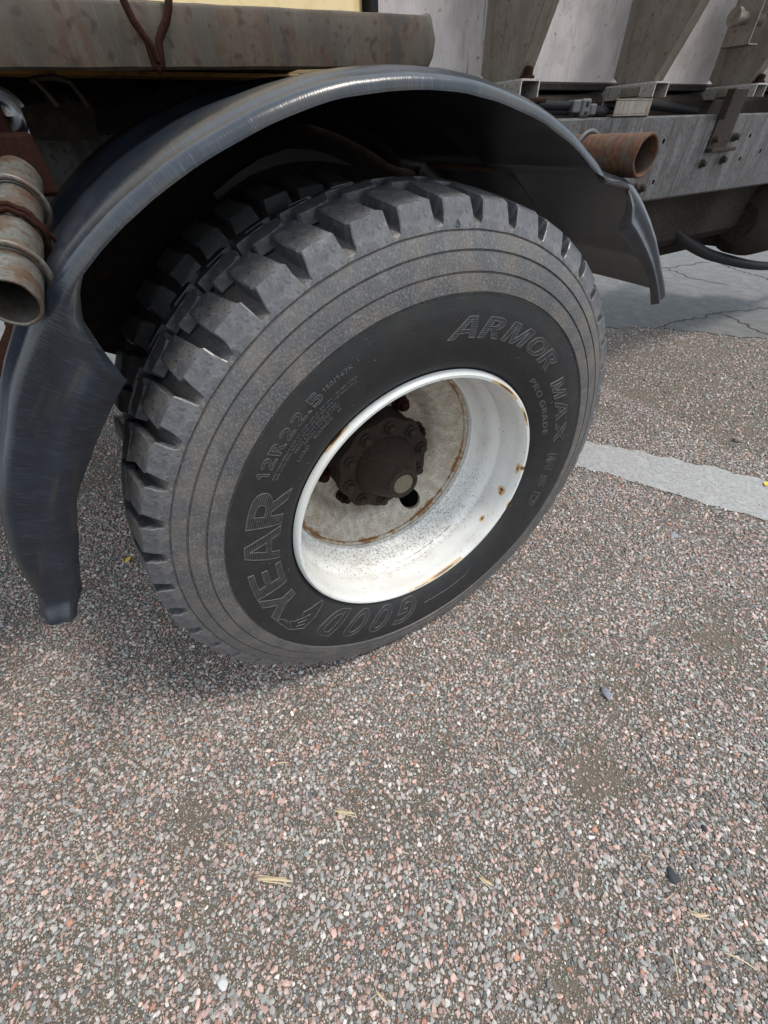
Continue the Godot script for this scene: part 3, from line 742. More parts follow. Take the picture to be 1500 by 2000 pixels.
func guard_mesh(depth := 0.6) -> Array:
	var noise := FastNoiseLite.new(); noise.seed = 12; noise.frequency = 3.0
	var pts := []; var uvs := []
	var a := 169.5
	var arc := 0.0
	while a > 27.9:
		var row := PackedVector3Array(); var ur := PackedVector2Array()
		var len := 0.0
		var sec := guard_section(a, depth)
		for k in sec.size():
			var s: Vector2 = sec[k]
			var wob := noise.get_noise_3d(a * 0.02, s.x * 2, s.y * 1.0) * 0.0025
			var r := s.x + wob
			# the lower end of the left wing curls outward a little, the right end is dragged sideways
			row.append(Vector3(GUARD.x + r * cos(deg_to_rad(a)), GUARD.y + r * sin(deg_to_rad(a)), s.y + wob * 0.8 + (0.012 * smoothstep(166.0, 169.5, a) if s.y > -0.02 else 0.0)))
			if k: len += s.distance_to(sec[k - 1])
			ur.append(Vector2(arc * 3.6, len * 2.4))
		pts.append(row); uvs.append(ur)
		var step := 0.5 if (a > 165 or (a < 135 and a > 125) or a < 60) else 1.5
		arc += deg_to_rad(step) * 0.66
		a -= step
	var n: int = pts.size(); var w: int = pts[0].size()
	# normals by finite differences, then a second skin 5 mm inside
	var inner := []
	for i in n:
		var row := PackedVector3Array()
		for k in w:
			var du: Vector3 = pts[min(i + 1, n - 1)][k] - pts[max(i - 1, 0)][k]
			var dv: Vector3 = pts[i][min(k + 1, w - 1)] - pts[i][max(k - 1, 0)]
			row.append(pts[i][k] - dv.cross(du).normalized() * -0.005)
		inner.append(row)
	var m := MB.new(); var mi := MB.new()
	for i in n - 1:
		for k in w - 1:
			var uv := [uvs[i][k], uvs[i + 1][k], uvs[i + 1][k + 1], uvs[i][k + 1]]
			m.quad_uv([pts[i][k], pts[i][k + 1], pts[i + 1][k + 1], pts[i + 1][k]], [uv[0], uv[3], uv[2], uv[1]], 1)
			mi.quad_uv([inner[i][k], inner[i + 1][k], inner[i + 1][k + 1], inner[i][k + 1]], uv, 2)
	for i in n - 1:
		for k in [0, w - 1]:
			var uv := [uvs[i][k], uvs[i + 1][k], uvs[i + 1][k], uvs[i][k]]
			var q := [pts[i][k], pts[i + 1][k], inner[i + 1][k], inner[i][k]]
			if k: q.reverse()
			m.quad_uv(q, uv, 3)
	for k in w - 1:
		for i in [0, n - 1]:
			var uv := [uvs[i][k], uvs[i][k + 1], uvs[i][k + 1], uvs[i][k]]
			var q := [pts[i][k], inner[i][k], inner[i][k + 1], pts[i][k + 1]]
			if i: q.reverse()
			m.quad_uv(q, uv, 4)
	return [m.done(), mi.done()]

func pipe_mesh(r: float, wall: float, length: float) -> ArrayMesh:       # open at +z, from z = -length to 0
	var m := MB.new()
	var rough = func(p: Vector3, a: float): return p * Vector3(1, 1, 1) + Vector3(0, 0, 0.0005 * sin(a * 3 + 1) + 0.0005 * sin(a * 7)) * (1 if p.z > -0.01 else 0)
	m.lathe([Vector2(r - wall, -length), Vector2(r - wall, -0.001), Vector2(r - wall * 0.7, 0.0), Vector2(r - wall * 0.3, 0.0), Vector2(r, -0.001), Vector2(r, -length)], 40, 30, rough)
	return m.done()
func along(from: Vector3, to: Vector3) -> Transform3D:                   # z axis from 'from' to 'to', origin at 'to'
	var z := (to - from).normalized()
	var x := Vector3.UP.cross(z).normalized()
	return Transform3D(Basis(x, z.cross(x), z), to)
func clamp_ring(r: float, wire: float, legs: float, spin: float) -> ArrayMesh:   # a U of round bar whose legs run off to one side
	var m := MB.new()
	var path := []
	path.append(Vector3(r, -legs, 0))
	for k in 19:
		var a := PI * k / 18.0
		path.append(Vector3(r * cos(a), r * sin(a), 0))
	path.append(Vector3(-r, -legs, 0))
	var b := Basis(Vector3.BACK, spin)
	m.tube(path.map(func(p): return b * p), wire, 8)
	return m.done()
func hex_bolt(r: float, h: float) -> ArrayMesh:                          # washer and hexagon, along +z
	var m := MB.new()
	m.lathe([Vector2(0.0001, h * 0.25), Vector2(r * 1.35, h * 0.25), Vector2(r * 1.4, h * 0.2), Vector2(r * 1.4, -0.001)], 16)
	var p := PackedVector2Array()
	for k in 6: p.append(Vector2.from_angle(TAU * k / 6) * r)
	m.extrude(p, h * 0.2, h * 0.85, func(q, d): return Vector3(q.x, q.y, d))
	m.lathe([Vector2(0.0001, h), Vector2(r * 0.62, h), Vector2(r * 0.85, h * 0.84)], 12)
	return m.done()
func cable(m: MB, pts: Array, r: float, sides := 10):
	var c := Curve3D.new()
	for i in pts.size():
		var t: Vector3 = (pts[min(i + 1, pts.size() - 1)] - pts[max(i - 1, 0)]) / 6.0
		c.add_point(pts[i], -t, t)
	c.bake_interval = 0.02
	m.tube(Array(c.get_baked_points()), r, sides)

# ------------------------------------------------------------------ the rest of the truck
func make_body(truck: Node3D):
	var skins := guard_mesh()
	for side in 2:
		var g := node("mudguard", truck, Vector3(-0.05 * side, HUB, -2.42 * side))
		g.rotation.y = PI * side
		put("outer_skin", skins[0], M.plastic, g)
		put("inner_skin", skins[1], M.plastic, g)
		tag(g, ["scuffed black plastic mudguard with a torn lip", "mudguard of the far wheels, seen through under the bed"][side])
	# left support pipe with its clamps
	var p0 := Vector3(-0.450, 1.090, -0.215); var p1 := Vector3(-0.478, 1.014, 0.050)
	var dir := (p1 - p0).normalized()
	var left := put("support_pipe", pipe_mesh(0.0210, 0.0030, 0.262), M.galvanised, truck, along(p0, p1))
	tag(left, "open grey pipe end with rusty wire wound round it")
	for q in [[-0.050, 0.0032, M.galvanised, "clamp"], [-0.190, 0.0032, M.galvanised, "clamp"]]:
		put(q[3], clamp_ring(0.0258, q[1], 0.024, -1.25), q[2], left, Transform3D(Basis.IDENTITY, Vector3(0, 0, q[0])))
	var m2 := MB.new()
	var wire := MB.new()
	var coil := []
	for k in 90:
		var a := TAU * k / 30.0
		coil.append(Vector3(cos(a) * (0.0245 + 0.001 * sin(k * 1.7)), sin(a) * (0.0245 + 0.001 * sin(k * 2.3)), -0.118 - 0.009 * k / 90.0 * 2 + 0.004 * sin(a * 0.5)))
	coil.append(Vector3(0.027, -0.012, -0.137)); coil.append(Vector3(0.031, -0.024, -0.134))
	wire.tube(coil, 0.0026, 7)
	put("wire_wrap", wire.done(), M.dark_rust, left)
	m2.box(Vector3(-0.449, 1.096, -0.222), Vector3(0.056, 0.058, 0.018), 0.004)
	m2.box(Vector3(-0.455, 1.165, -0.245), Vector3(0.030, 0.11, 0.02), 0.004)
	put("added_pipe_mount", m2.done(), M.dark_rust, truck)  # dark piece added to hide the pipe's end where it fades into shade
	# right support pipe
	var q0 := Vector3(0.455, 1.071, -0.60); var q1 := Vector3(0.398, 1.0735, 0.004)
	var right := put("support_pipe", pipe_mesh(0.0275, 0.004, 0.60), M.rust, truck, along(Vector3(0.403, 1.073, -0.60), q1))
	tag(right, "rusty brown pipe end sticking out over the mudguard")
	put("clamp", clamp_ring(0.0310, 0.0035, 0.015, 0.35), M.grey_plastic, right, Transform3D(Basis.IDENTITY, Vector3(0, 0, -0.118)))
	# side beam with a rounded end, along the bed
	var m := MB.new()
	var prof := [Vector2(-0.007, -0.016), Vector2(-0.009, -0.004), Vector2(-0.0065, 0.0), Vector2(0.004, 0.0015), Vector2(0.020, 0.0025), Vector2(0.037, 0.0032), Vector2(0.040, 0.0022), Vector2(0.0415, -0.002), Vector2(0.0415, -0.016)]   # (y, z)
	var xs := []
	for k in 60: xs.append([-1.7 + 1.802 * k / 59.0, 0.0])
	for k in range(1, 9): xs.append([0.102 + 0.027 * sin(PI / 2 * k / 8.0), -0.042 * (1 - cos(PI / 2 * k / 8.0))])
	var rng := RandomNumberGenerator.new(); rng.seed = 3
	var prev := []
	m.group = 1
	for i in xs.size():
		var row := []
		for k in prof.size():
			var bulge: float = 0.013 * sin(PI * clampf((prof[k].x + 0.009) / 0.05, 0, 1)) * clampf((xs[i][0] - 0.075) / 0.05, 0, 1)
			row.append(Vector3(xs[i][0] + bulge, prof[k].x + (0.0055 * clampf((xs[i][0] - 0.108) / 0.02, 0, 1) if k >= 5 else 0.0) + rng.randf_range(-0.0004, 0.0004), prof[k].y + xs[i][1]))
		if i:
			for k in prof.size() - 1:
				m.quad(prev[k], row[k], row[k + 1], prev[k + 1], 1 if k in [2, 3, 4, 5] else 2 + k)
		prev = row
	var beam := put("side_beam", m.done(), M.beam, truck, Transform3D(Basis(Vector3.BACK, 0.018), Vector3(0, 1.187, -0.200)))
	tag(beam, "rust-streaked steel beam along the edge of the bed")
	m = MB.new()
	m.box(Vector3(-0.75, 0.0390, -0.050), Vector3(1.66, 0.004, 0.07), 0.001)
	put("top_flange", m.done(), M.beam, beam)
	m = MB.new()
	var hook := [Vector3(-0.285, 1.228, -0.186), Vector3(-0.280, 1.2073, -0.185), Vector3(-0.2715, 1.1933, -0.185), Vector3(-0.2705, 1.176, -0.186), Vector3(-0.267, 1.1725, -0.186), Vector3(-0.263, 1.176, -0.186), Vector3(-0.2595, 1.1933, -0.185), Vector3(-0.2456, 1.2089, -0.185), Vector3(-0.2355, 1.228, -0.187), Vector3(-0.238, 1.24, -0.20)]
	cable(m, hook, 0.0040, 9)
	m.tube([Vector3(-0.274, 1.198, -0.1825), Vector3(-0.268, 1.189, -0.1805), Vector3(-0.2665, 1.178, -0.1825)], 0.0032, 8)
	put("tie_loop", m.done(), M.dark_rust, truck)
	# bed floor, skirts and cross timber: keep the underside dark as it is
	m = MB.new()
	m.box(Vector3(-0.81, 1.2250, -1.11), Vector3(1.84, 0.005, 1.78), 0.001)
	put("bed_floor", m.done(), M.underbody, truck)
	m = MB.new()
	m.box(Vector3(-0.30, 1.2178, -0.79), Vector3(1.30, 0.0075, 0.05), 0.001)
	put("edge_strip", m.done(), M.yellow, truck)
	for x in [-1.3, -0.75, -0.1]:
		m = MB.new()
		m.box(Vector3(x, 1.1855, -1.48), Vector3(0.06, 0.0725, 1.06), 0.003)
		put("cross_bearer", m.done(), M.underbody, truck)
	# slotted bracket under the beam
	var br := node("lamp_bracket", truck, Vector3(-0.385, 1.152, -0.452))
	m = MB.new()
	var plate := PackedVector2Array([Vector2(-0.050, -0.032), Vector2(0.040, -0.034), Vector2(0.048, 0.004), Vector2(0.045, 0.008), Vector2(0.020, 0.010), Vector2(0.019, 0.018), Vector2(0.013, 0.018), Vector2(0.012, 0.008), Vector2(-0.004, 0.008), Vector2(-0.005, 0.020), Vector2(-0.011, 0.020), Vector2(-0.012, 0.008), Vector2(-0.034, 0.007), Vector2(-0.046, 0.003)])
	m.extrude(plate, -0.004, 0.0, func(q, h): return Vector3(q.x, q.y, h))
	put("plate", m.done(), M.underbody, br)
	m = MB.new()
	cable(m, [Vector3(-0.020, 0.030, 0.004), Vector3(0.012, 0.034, 0.004), Vector3(0.030, 0.030, 0.004), Vector3(0.038, 0.016, 0.004), Vector3(0.043, 0.004, 0.003)], 0.0038, 8)
	cable(m, [Vector3(-0.012, 0.030, 0.006), Vector3(-0.004, 0.018, 0.008), Vector3(0.002, 0.004, 0.006)], 0.0035, 8)
	put("bent_rod", m.done(), M.beam, br)
	# round lamp behind the bracket
	var lamp := node("lamp", truck, Vector3(-0.462, 1.152, -0.56))
	m = MB.new()
	m.lathe([Vector2(0.026, 0.002), Vector2(0.029, 0.010), Vector2(0.034, 0.010), Vector2(0.036, 0.0), Vector2(0.034, -0.025), Vector2(0.018, -0.045), Vector2(0.0001, -0.048)], 36)
	put("lamp_ring", m.done(), M.chrome, lamp)
	m = MB.new()
	m.lathe([Vector2(0.0001, -0.022), Vector2(0.012, -0.019), Vector2(0.022, -0.010), Vector2(0.027, 0.003)], 30)
	put("reflector", m.done(), M.chrome, lamp)
	# rusty bar behind the left wing
	m = MB.new()
	cable(m, [Vector3(-0.500, 0.975, -0.245), Vector3(-0.546, 0.921, -0.250), Vector3(-0.578, 0.888, -0.25), Vector3(-0.614, 0.841, -0.252), Vector3(-0.645, 0.780, -0.252), Vector3(-0.66, 0.66, -0.26)], 0.0155, 14)
	var bar := put("bumper_bar", m.done(), M.dark_rust, truck)
	tag(bar, "rough rust-brown bar behind the mudguard's left wing")
	# brine tank on the bed
	m = MB.new()
	m.box(Vector3(-0.42, 1.63, -1.20), Vector3(1.55, 0.80, 0.80), 0.05)
	put("cream_tank", m.done(), M.cream, truck)
	m = MB.new()
	m.box(Vector3(0.371, 1.56, -0.84), Vector3(0.024, 0.66, 0.05), 0.003)
	put("black_strap", m.done(), M.hose, truck)

	# ---- chassis rail: a channel with its web facing out
	var rail := node("chassis_rail", truck, Vector3(0, 0, -0.75))
	tag(rail, "grey steel chassis rail with rust runs and bolts")
	m = MB.new()
	var ch := PackedVector2Array([Vector2(0.0, 0.884), Vector2(-0.006, 0.878), Vector2(-0.075, 0.878), Vector2(-0.075, 0.886), Vector2(-0.010, 0.886), Vector2(-0.008, 0.890), Vector2(-0.008, 1.120), Vector2(-0.010, 1.126), Vector2(-0.075, 1.126), Vector2(-0.075, 1.134), Vector2(-0.006, 1.134), Vector2(0.0, 1.128)])
	m.extrude(ch, -2.6, 4.4, func(q, h): return Vector3(h, q.y, q.x))
	var web := CSGMesh3D.new()
	web.mesh = m.done(); web.material = M.rail; web.name = "web"
	for q in [[1.593, 1.063], [1.614, 0.941], [2.197, 0.988], [2.199, 1.063], [2.344, 1.008], [2.62, 1.06]]:
		var drill := CSGCylinder3D.new()
		drill.operation = CSGShape3D.OPERATION_SUBTRACTION
		drill.radius = 0.0078; drill.height = 0.04; drill.sides = 16; drill.material = M.dark_rust
		drill.transform = Transform3D(Basis(Vector3.RIGHT, PI / 2), Vector3(q[0], q[1], -0.004))
		web.add_child(drill)
	rail.add_child(web, true)
	var hb := hex_bolt(0.0105, 0.020)
	for q in [[1.909, 0.983], [2.054, 0.990], [1.921, 1.059], [2.069, 1.062], [1.500, 0.930], [1.545, 0.925], [2.52, 1.0], [2.66, 1.0], [0.9, 0.95], [1.05, 0.95]]:
		put("bolt", hb, M.hub, rail, Transform3D(Basis(Vector3.BACK, q[0] * 7), Vector3(q[0], q[1], 0.006 if q[0] > 1.9 and q[0] < 2.1 and q[1] > 1.02 else 0.001)))
	m = MB.new()
	m.box(Vector3(1.965, 1.115, 0.004), Vector3(0.135, 0.175, 0.006), 0.002)
	m.box(Vector3(1.995, 1.025, 0.012), Vector3(0.18, 0.012, 0.024), 0.002)
	m.box(Vector3(1.895, 1.16, 0.016), Vector3(0.010, 0.085, 0.03), 0.002)
	put("mounting_bracket", m.done(), M.hub, rail)
	m = MB.new()      # short box tube on the rail under the middle gusset, its end open
	var x0 := 1.262; var x1 := 1.452; var zc := -0.030
	for b in [[Vector3((x0 + x1) / 2, 1.1755, zc), Vector3(x1 - x0, 0.005, 0.060)], [Vector3((x0 + x1) / 2, 1.1375, zc), Vector3(x1 - x0, 0.005, 0.060)], [Vector3((x0 + x1) / 2, 1.1565, zc + 0.0275), Vector3(x1 - x0 - 0.001, 0.033, 0.005)], [Vector3((x0 + x1) / 2, 1.1565, zc - 0.0275), Vector3(x1 - x0 - 0.001, 0.033, 0.005)]]:
		m.box(b[0], b[1], 0.0012)
	put("box_tube", m.done(), M.hopper, rail)
	# far rail
	m = MB.new()
	m.extrude(ch, -2.6, 4.4, func(q, h): return Vector3(h, q.y, -1.67 - q.x))
	put("chassis_rail", m.done(), M.underbody, truck)

	# ---- steel hopper on the rails
	var hop := node("hopper", truck)
	tag(hop, "grey stainless hopper with tapered gussets, stained brown")
	m = MB.new()
	m.box(Vector3(1.95, 1.735, -0.957), Vector3(3.35, 1.01, 0.012), 0.001)
	put("side_panel", m.done(), M.lit_panel, hop)
	m = MB.new()
	m.box(Vector3(1.95, 1.735, -1.75), Vector3(3.35, 1.01, 0.012), 0.001)
	m.box(Vector3(0.268, 1.735, -1.354), Vector3(0.012, 1.01, 0.78), 0.001)
	m.box(Vector3(3.632, 1.735, -1.354), Vector3(0.012, 1.01, 0.78), 0.001)
	put("back_panel", m.done(), M.hopper, hop)
	m = MB.new()
	m.box(Vector3(1.95, 1.219, -1.35), Vector3(3.35, 0.018, 0.80), 0.002)
	put("sill", m.done(), M.underbody, hop)
	for x in [0.833, 1.470, 2.084, 2.70, 3.31]:
		# plate across the wall, wider upwards, with a folded front edge and a narrow foot
		m = MB.new()
		var gp := PackedVector2Array([Vector2(-0.951, 1.243), Vector2(-0.870, 1.185), Vector2(-0.800, 1.185), Vector2(-0.790, 1.212), Vector2(-0.462, 1.90), Vector2(-0.951, 1.90)])
		m.extrude(gp, x - 0.002, x + 0.002, func(q, h): return Vector3(h, q.y, q.x))
		put("gusset", m.done(), M.hopper, hop)
		m = MB.new()
		var a := Vector3(x + 0.026, 1.212, -0.7895); var b := Vector3(x + 0.026, 1.90, -0.4615)
		var mid := (a + b) / 2
		m.box(mid, Vector3(0.050, (b - a).length(), 0.004), 0.001, Basis(Vector3.RIGHT, atan2(b.z - a.z, b.y - a.y)))
		put("gusset_flange", m.done(), M.hopper, hop)
		m = MB.new()
		m.box(Vector3(x - 0.022, 1.1985, -0.835), Vector3(0.036, 0.028, 0.085), 0.003)
		put("foot", m.done(), M.hopper, hop)
	for x in [0.851, 1.472, 2.115, 2.74]:          # channel ends, lips down
		m = MB.new()
		var c := PackedVector2Array([Vector2(-0.038, -0.020), Vector2(-0.038, 0.014), Vector2(-0.034, 0.018), Vector2(0.034, 0.018), Vector2(0.038, 0.014), Vector2(0.038, -0.020), Vector2(0.0335, -0.020), Vector2(0.0335, 0.0120), Vector2(0.0320, 0.0135), Vector2(-0.0320, 0.0135), Vector2(-0.0335, 0.0120), Vector2(-0.0335, -0.020)])
		m.extrude(c, -1.55, -0.745, func(q, h): return Vector3(x + q.x, 1.2015 + q.y, h))
		put("cross_channel", m.done(), M.cut_edge, hop)
	put("bolt", hex_bolt(0.014, 0.026), M.dark_rust, hop, Transform3D(Basis(Vector3.RIGHT, -PI / 2), Vector3(0.855, 1.220, -0.765)))
	put("bolt", hex_bolt(0.014, 0.026), M.dark_rust, hop, Transform3D(Basis(Vector3.RIGHT, -PI / 2), Vector3(2.12, 1.220, -0.765)))
	m = MB.new()
	m.box(Vector3(0.875, 1.1745, -0.78), Vector3(0.10, 0.010, 0.08), 0.002)
	put("packing_plate", m.done(), M.dark_rust, hop)
	# latch bracket on the right gusset
	var latch := node("latch", truck, Vector3(1.93, 1.385, -0.86))
	m = MB.new()
	m.box(Vector3(0.0, 0.0, 0.05), Vector3(0.005, 0.135, 0.10), 0.001)
	m.box(Vector3(0.03, 0.066, 0.05), Vector3(0.06, 0.005, 0.10), 0.001)
	m.box(Vector3(0.03, -0.066, 0.05), Vector3(0.06, 0.005, 0.10), 0.001)
	put("latch_plate", m.done(), M.hopper, latch)
	m = MB.new()
	m.tube([Vector3(-0.075, 0.0, 0.055), Vector3(0.10, 0.0, 0.055)], 0.016, 16)
	m.tube([Vector3(-0.082, 0.0, 0.055), Vector3(-0.06, 0.0, 0.055)], 0.024, 16)
	put("latch_pin", m.done(), M.hopper, latch)
	# cables and a plug over the rail
	m = MB.new()
	cable(m, [Vector3(0.70, 1.178, -0.79), Vector3(0.95, 1.166, -0.775), Vector3(1.06, 1.164, -0.77)], 0.010)
	cable(m, [Vector3(0.72, 1.155, -0.80), Vector3(0.98, 1.152, -0.785), Vector3(1.07, 1.150, -0.78)], 0.009)
	cable(m, [Vector3(1.17, 1.152, -0.77), Vector3(1.24, 1.148, -0.78), Vector3(1.45, 1.150, -0.86), Vector3(1.62, 1.170, -0.90), Vector3(1.95, 1.145, -0.88)], 0.014)
	put("cable", m.done(), M.hose, truck)
	var plug := node("cable_plug", truck, Vector3(1.115, 1.157, -0.768))
	m = MB.new()
	m.box(Vector3(-0.035, 0.004, 0), Vector3(0.035, 0.030, 0.030), 0.003)
	m.box(Vector3(0.008, 0.0, 0.0), Vector3(0.042, 0.044, 0.034), 0.005)
	m.box(Vector3(0.048, -0.004, 0), Vector3(0.030, 0.028, 0.028), 0.004)
	put("plug_body", m.done(), M.grey_plastic, plug)
	m = MB.new()
	m.box(Vector3(0.008, 0.008, 0.0172), Vector3(0.014, 0.012, 0.002), 0.0005)
	m.box(Vector3(0.008, -0.012, 0.0172), Vector3(0.018, 0.008, 0.002), 0.0005)
	put("plug_slot", m.done(), M.hose, plug)
	# under the truck: axle, drive shaft, silencer, hanging hose, springs
	m = MB.new()
	m.tube([Vector3(0, HUB, -0.25), Vector3(0, HUB, -0.9), Vector3(0, HUB, -1.05), Vector3(0, HUB, -1.21), Vector3(0, HUB, -1.37), Vector3(0, HUB, -1.5), Vector3(0, HUB, -2.2)], 0.08, 20, true, [0.075, 0.08, 0.17, 0.215, 0.17, 0.08, 0.075])
	put("rear_axle", m.done(), M.underbody, truck)
	m = MB.new()
	m.tube([Vector3(0.2, 0.54, -1.21), Vector3(4.2, 0.555, -1.21)], 0.055, 18)
	put("drive_shaft", m.done(), M.underbody, truck)
	m = MB.new()
	m.tube([Vector3(3.00, 0.66, -1.0), Vector3(3.05, 0.66, -1.0), Vector3(3.2, 0.66, -1.0), Vector3(4.2, 0.66, -1.0), Vector3(4.3, 0.66, -1.0)], 0.2, 28, true, [0.10, 0.17, 0.20, 0.20, 0.15])
	put("air_tank", m.done(), M.underbody, truck)
	m = MB.new()
	cable(m, [Vector3(2.20, 0.76, -1.10), Vector3(2.36, 0.68, -1.03), Vector3(2.52, 0.605, -1.0), Vector3(2.94, 0.482, -1.0), Vector3(3.74, 0.33, -1.0), Vector3(4.6, 0.30, -1.0)], 0.028, 12)
	put("hanging_hose", m.done(), M.hose, truck)
	for z in [-0.80, -1.62]:
		var spring := node("leaf_spring", truck)
		for k in 6:
			m = MB.new()
			m.box(Vector3(0, 0.70 + 0.022 * k, z), Vector3(0.7 + 0.13 * k, 0.020, 0.08), 0.002)
			put("spring_leaf", m.done(), M.underbody, spring)
	m = MB.new()
	m.box(Vector3(1.05, 0.72, -1.75), Vector3(0.70, 0.42, 0.50), 0.04)
	put("added_sky_blocker", m.done(), M.underbody, truck)  # unseen box added to block the sky under the truck
	m = MB.new()
	m.box(Vector3(2.6, 0.80, -1.25), Vector3(2.9, 0.40, 0.50), 0.04)
	put("added_dark_mass", m.done(), M.underbody, truck)  # made-up dark mass filling the bright gap below the rail
	m = MB.new()
	m.box(Vector3(1.0, 1.095, -1.25), Vector3(5.8, 0.21, 0.62), 0.02)
	put("added_gap_box", m.done(), M.underbody, truck)  # unseen box added to close the sky gaps above the rails
	m = MB.new()
	m.tube([Vector3(3.12, 0.58, -0.98), Vector3(3.05, 0.56, -1.7), Vector3(3.0, 0.55, -2.3)], 0.07, 18)
	put("cross_tube", m.done(), M.underbody, truck)
	m = MB.new()
	m.extrude(PackedVector2Array([Vector2(-0.170, 1.033), Vector2(-0.114, 1.061), Vector2(-0.054, 1.084), Vector2(0.005, 1.096), Vector2(0.051, 1.094), Vector2(0.098, 1.085), Vector2(0.134, 1.071), Vector2(0.162, 1.061), Vector2(0.121, 1.068), Vector2(0.072, 1.074), Vector2(0.024, 1.075), Vector2(-0.029, 1.070), Vector2(-0.083, 1.058), Vector2(-0.131, 1.039), Vector2(-0.163, 1.023)]), -0.566, -0.560, func(q, h): return Vector3(q.x, q.y, h))
	put("lit_crescent", m.done(), M.grey_plastic, truck)  # pale plate standing in for light falling on the arch's inner wall
	# wall added on the mudguard's inner side to keep the arch dark
	m = MB.new()
	var wall := PackedVector2Array()
	for k in 31: wall.append(GUARD + Vector2.from_angle(deg_to_rad(30 + 4.0 * k)) * 0.672)
	for k in 31: wall.append(GUARD + Vector2.from_angle(deg_to_rad(150 - 4.0 * k)) * 0.30)
	m.extrude(wall, -0.612, -0.607, func(q, h): return Vector3(q.x, q.y + HUB, h))
	put("added_arch_wall", m.done(), M.underbody, truck)

# ------------------------------------------------------------------ ground
const KERBLINE := [Vector2(-60, -3.3), Vector2(-1.2, -2.9), Vector2(0.6, -2.6), Vector2(1.9, -2.1), Vector2(2.35, -1.66), Vector2(2.62, -1.40), Vector2(2.83, -1.25), Vector2(2.99, -1.07), Vector2(3.18, -0.81), Vector2(3.334, -0.62), Vector2(4.2, 0.5), Vector2(9, 5), Vector2(60, 60)]
const STRIP_TOP := [Vector2(0.80, -1.10), Vector2(1.02, -0.76), Vector2(1.237, -0.447), Vector2(1.34, -0.30), Vector2(1.448, -0.138), Vector2(1.560, 0.035), Vector2(1.649, 0.185), Vector2(1.80, 0.42), Vector2(2.1, 0.9)]
const STRIP_BOTTOM := [Vector2(1.85, 1.05), Vector2(1.56, 0.58), Vector2(1.386, 0.311), Vector2(1.300, 0.150), Vector2(1.231, 0.004), Vector2(1.140, -0.170), Vector2(1.039, -0.349), Vector2(0.83, -0.68), Vector2(0.60, -1.05)]
func ragged(pts: Array, step: float, amp: float, seed: int) -> PackedVector2Array:
	var out := PackedVector2Array()
	var n := FastNoiseLite.new(); n.seed = seed; n.frequency = 12.0; n.fractal_octaves = 5
	for i in pts.size() - 1:
		var a: Vector2 = pts[i]; var b: Vector2 = pts[i + 1]
		var k := int(clampf(a.distance_to(b) / step, 1, 60))
		for q in k:
			var p := a.lerp(b, float(q) / k)
			var side := (b - a).orthogonal().normalized()
			out.append(p + side * n.get_noise_2dv(p) * amp)
	out.append(pts[-1])
	return out
func sheet(poly: PackedVector2Array, y: float) -> ArrayMesh:
	var m := MB.new()
	var ids := Geometry2D.triangulate_polygon(poly)
	for k in range(0, ids.size(), 3):
		var a := poly[ids[k]]; var b := poly[ids[k + 1]]; var c := poly[ids[k + 2]]
		if (b - a).cross(c - a) > 0:
			var t := b; b = c; c = t
		m.tri(Vector3(a.x, y, a.y), Vector3(b.x, y, b.y), Vector3(c.x, y, c.y))
	return m.done()
func stone_mesh(seed: int, rough: float, cuts := 0) -> ArrayMesh:
	var rng := RandomNumberGenerator.new(); rng.seed = seed
	var t := (1 + sqrt(5.0)) / 2
	var vs := []
	for p in [Vector3(-1, t, 0), Vector3(1, t, 0), Vector3(-1, -t, 0), Vector3(1, -t, 0), Vector3(0, -1, t), Vector3(0, 1, t), Vector3(0, -1, -t), Vector3(0, 1, -t), Vector3(t, 0, -1), Vector3(t, 0, 1), Vector3(-t, 0, -1), Vector3(-t, 0, 1)]:
		vs.append(p.normalized())
	var fs := [[0, 11, 5], [0, 5, 1], [0, 1, 7], [0, 7, 10], [0, 10, 11], [1, 5, 9], [5, 11, 4], [11, 10, 2], [10, 7, 6], [7, 1, 8], [3, 9, 4], [3, 4, 2], [3, 2, 6], [3, 6, 8], [3, 8, 9], [4, 9, 5], [2, 4, 11], [6, 2, 10], [8, 6, 7], [9, 8, 1]]
	for c in cuts:
		var nf := []; var cache := {}
		for f in fs:
			var mids := []
			for e in 3:
				var key := [min(f[e], f[(e + 1) % 3]), max(f[e], f[(e + 1) % 3])]
				if not cache.has(key):
					cache[key] = vs.size(); vs.append(((vs[f[e]] + vs[f[(e + 1) % 3]]) / 2).normalized())
				mids.append(cache[key])
			nf.append([f[0], mids[0], mids[2]]); nf.append([f[1], mids[1], mids[0]]); nf.append([f[2], mids[2], mids[1]]); nf.append(mids)
		fs = nf
	# flatten against a few random planes: a broken chip, not a ball
	for k in 5:
		var n := Vector3(rng.randfn(), rng.randfn(), rng.randfn()).normalized()
		var d := rng.randf_range(0.45, 0.8)
		for i in vs.size():
			var over: float = vs[i].dot(n) - d
			if over > 0: vs[i] -= n * over
	for i in vs.size(): vs[i] *= 1.0 + rng.randf_range(-rough, rough)
	var sc := Vector3(rng.randf_range(0.8, 1.1), rng.randf_range(0.6, 0.85), rng.randf_range(0.75, 1.25))
	var m := MB.new()
	for f in fs: m.tri(vs[f[0]] * sc, vs[f[1]] * sc, vs[f[2]] * sc, 1 if cuts > 1 else -1)
	return m.done()
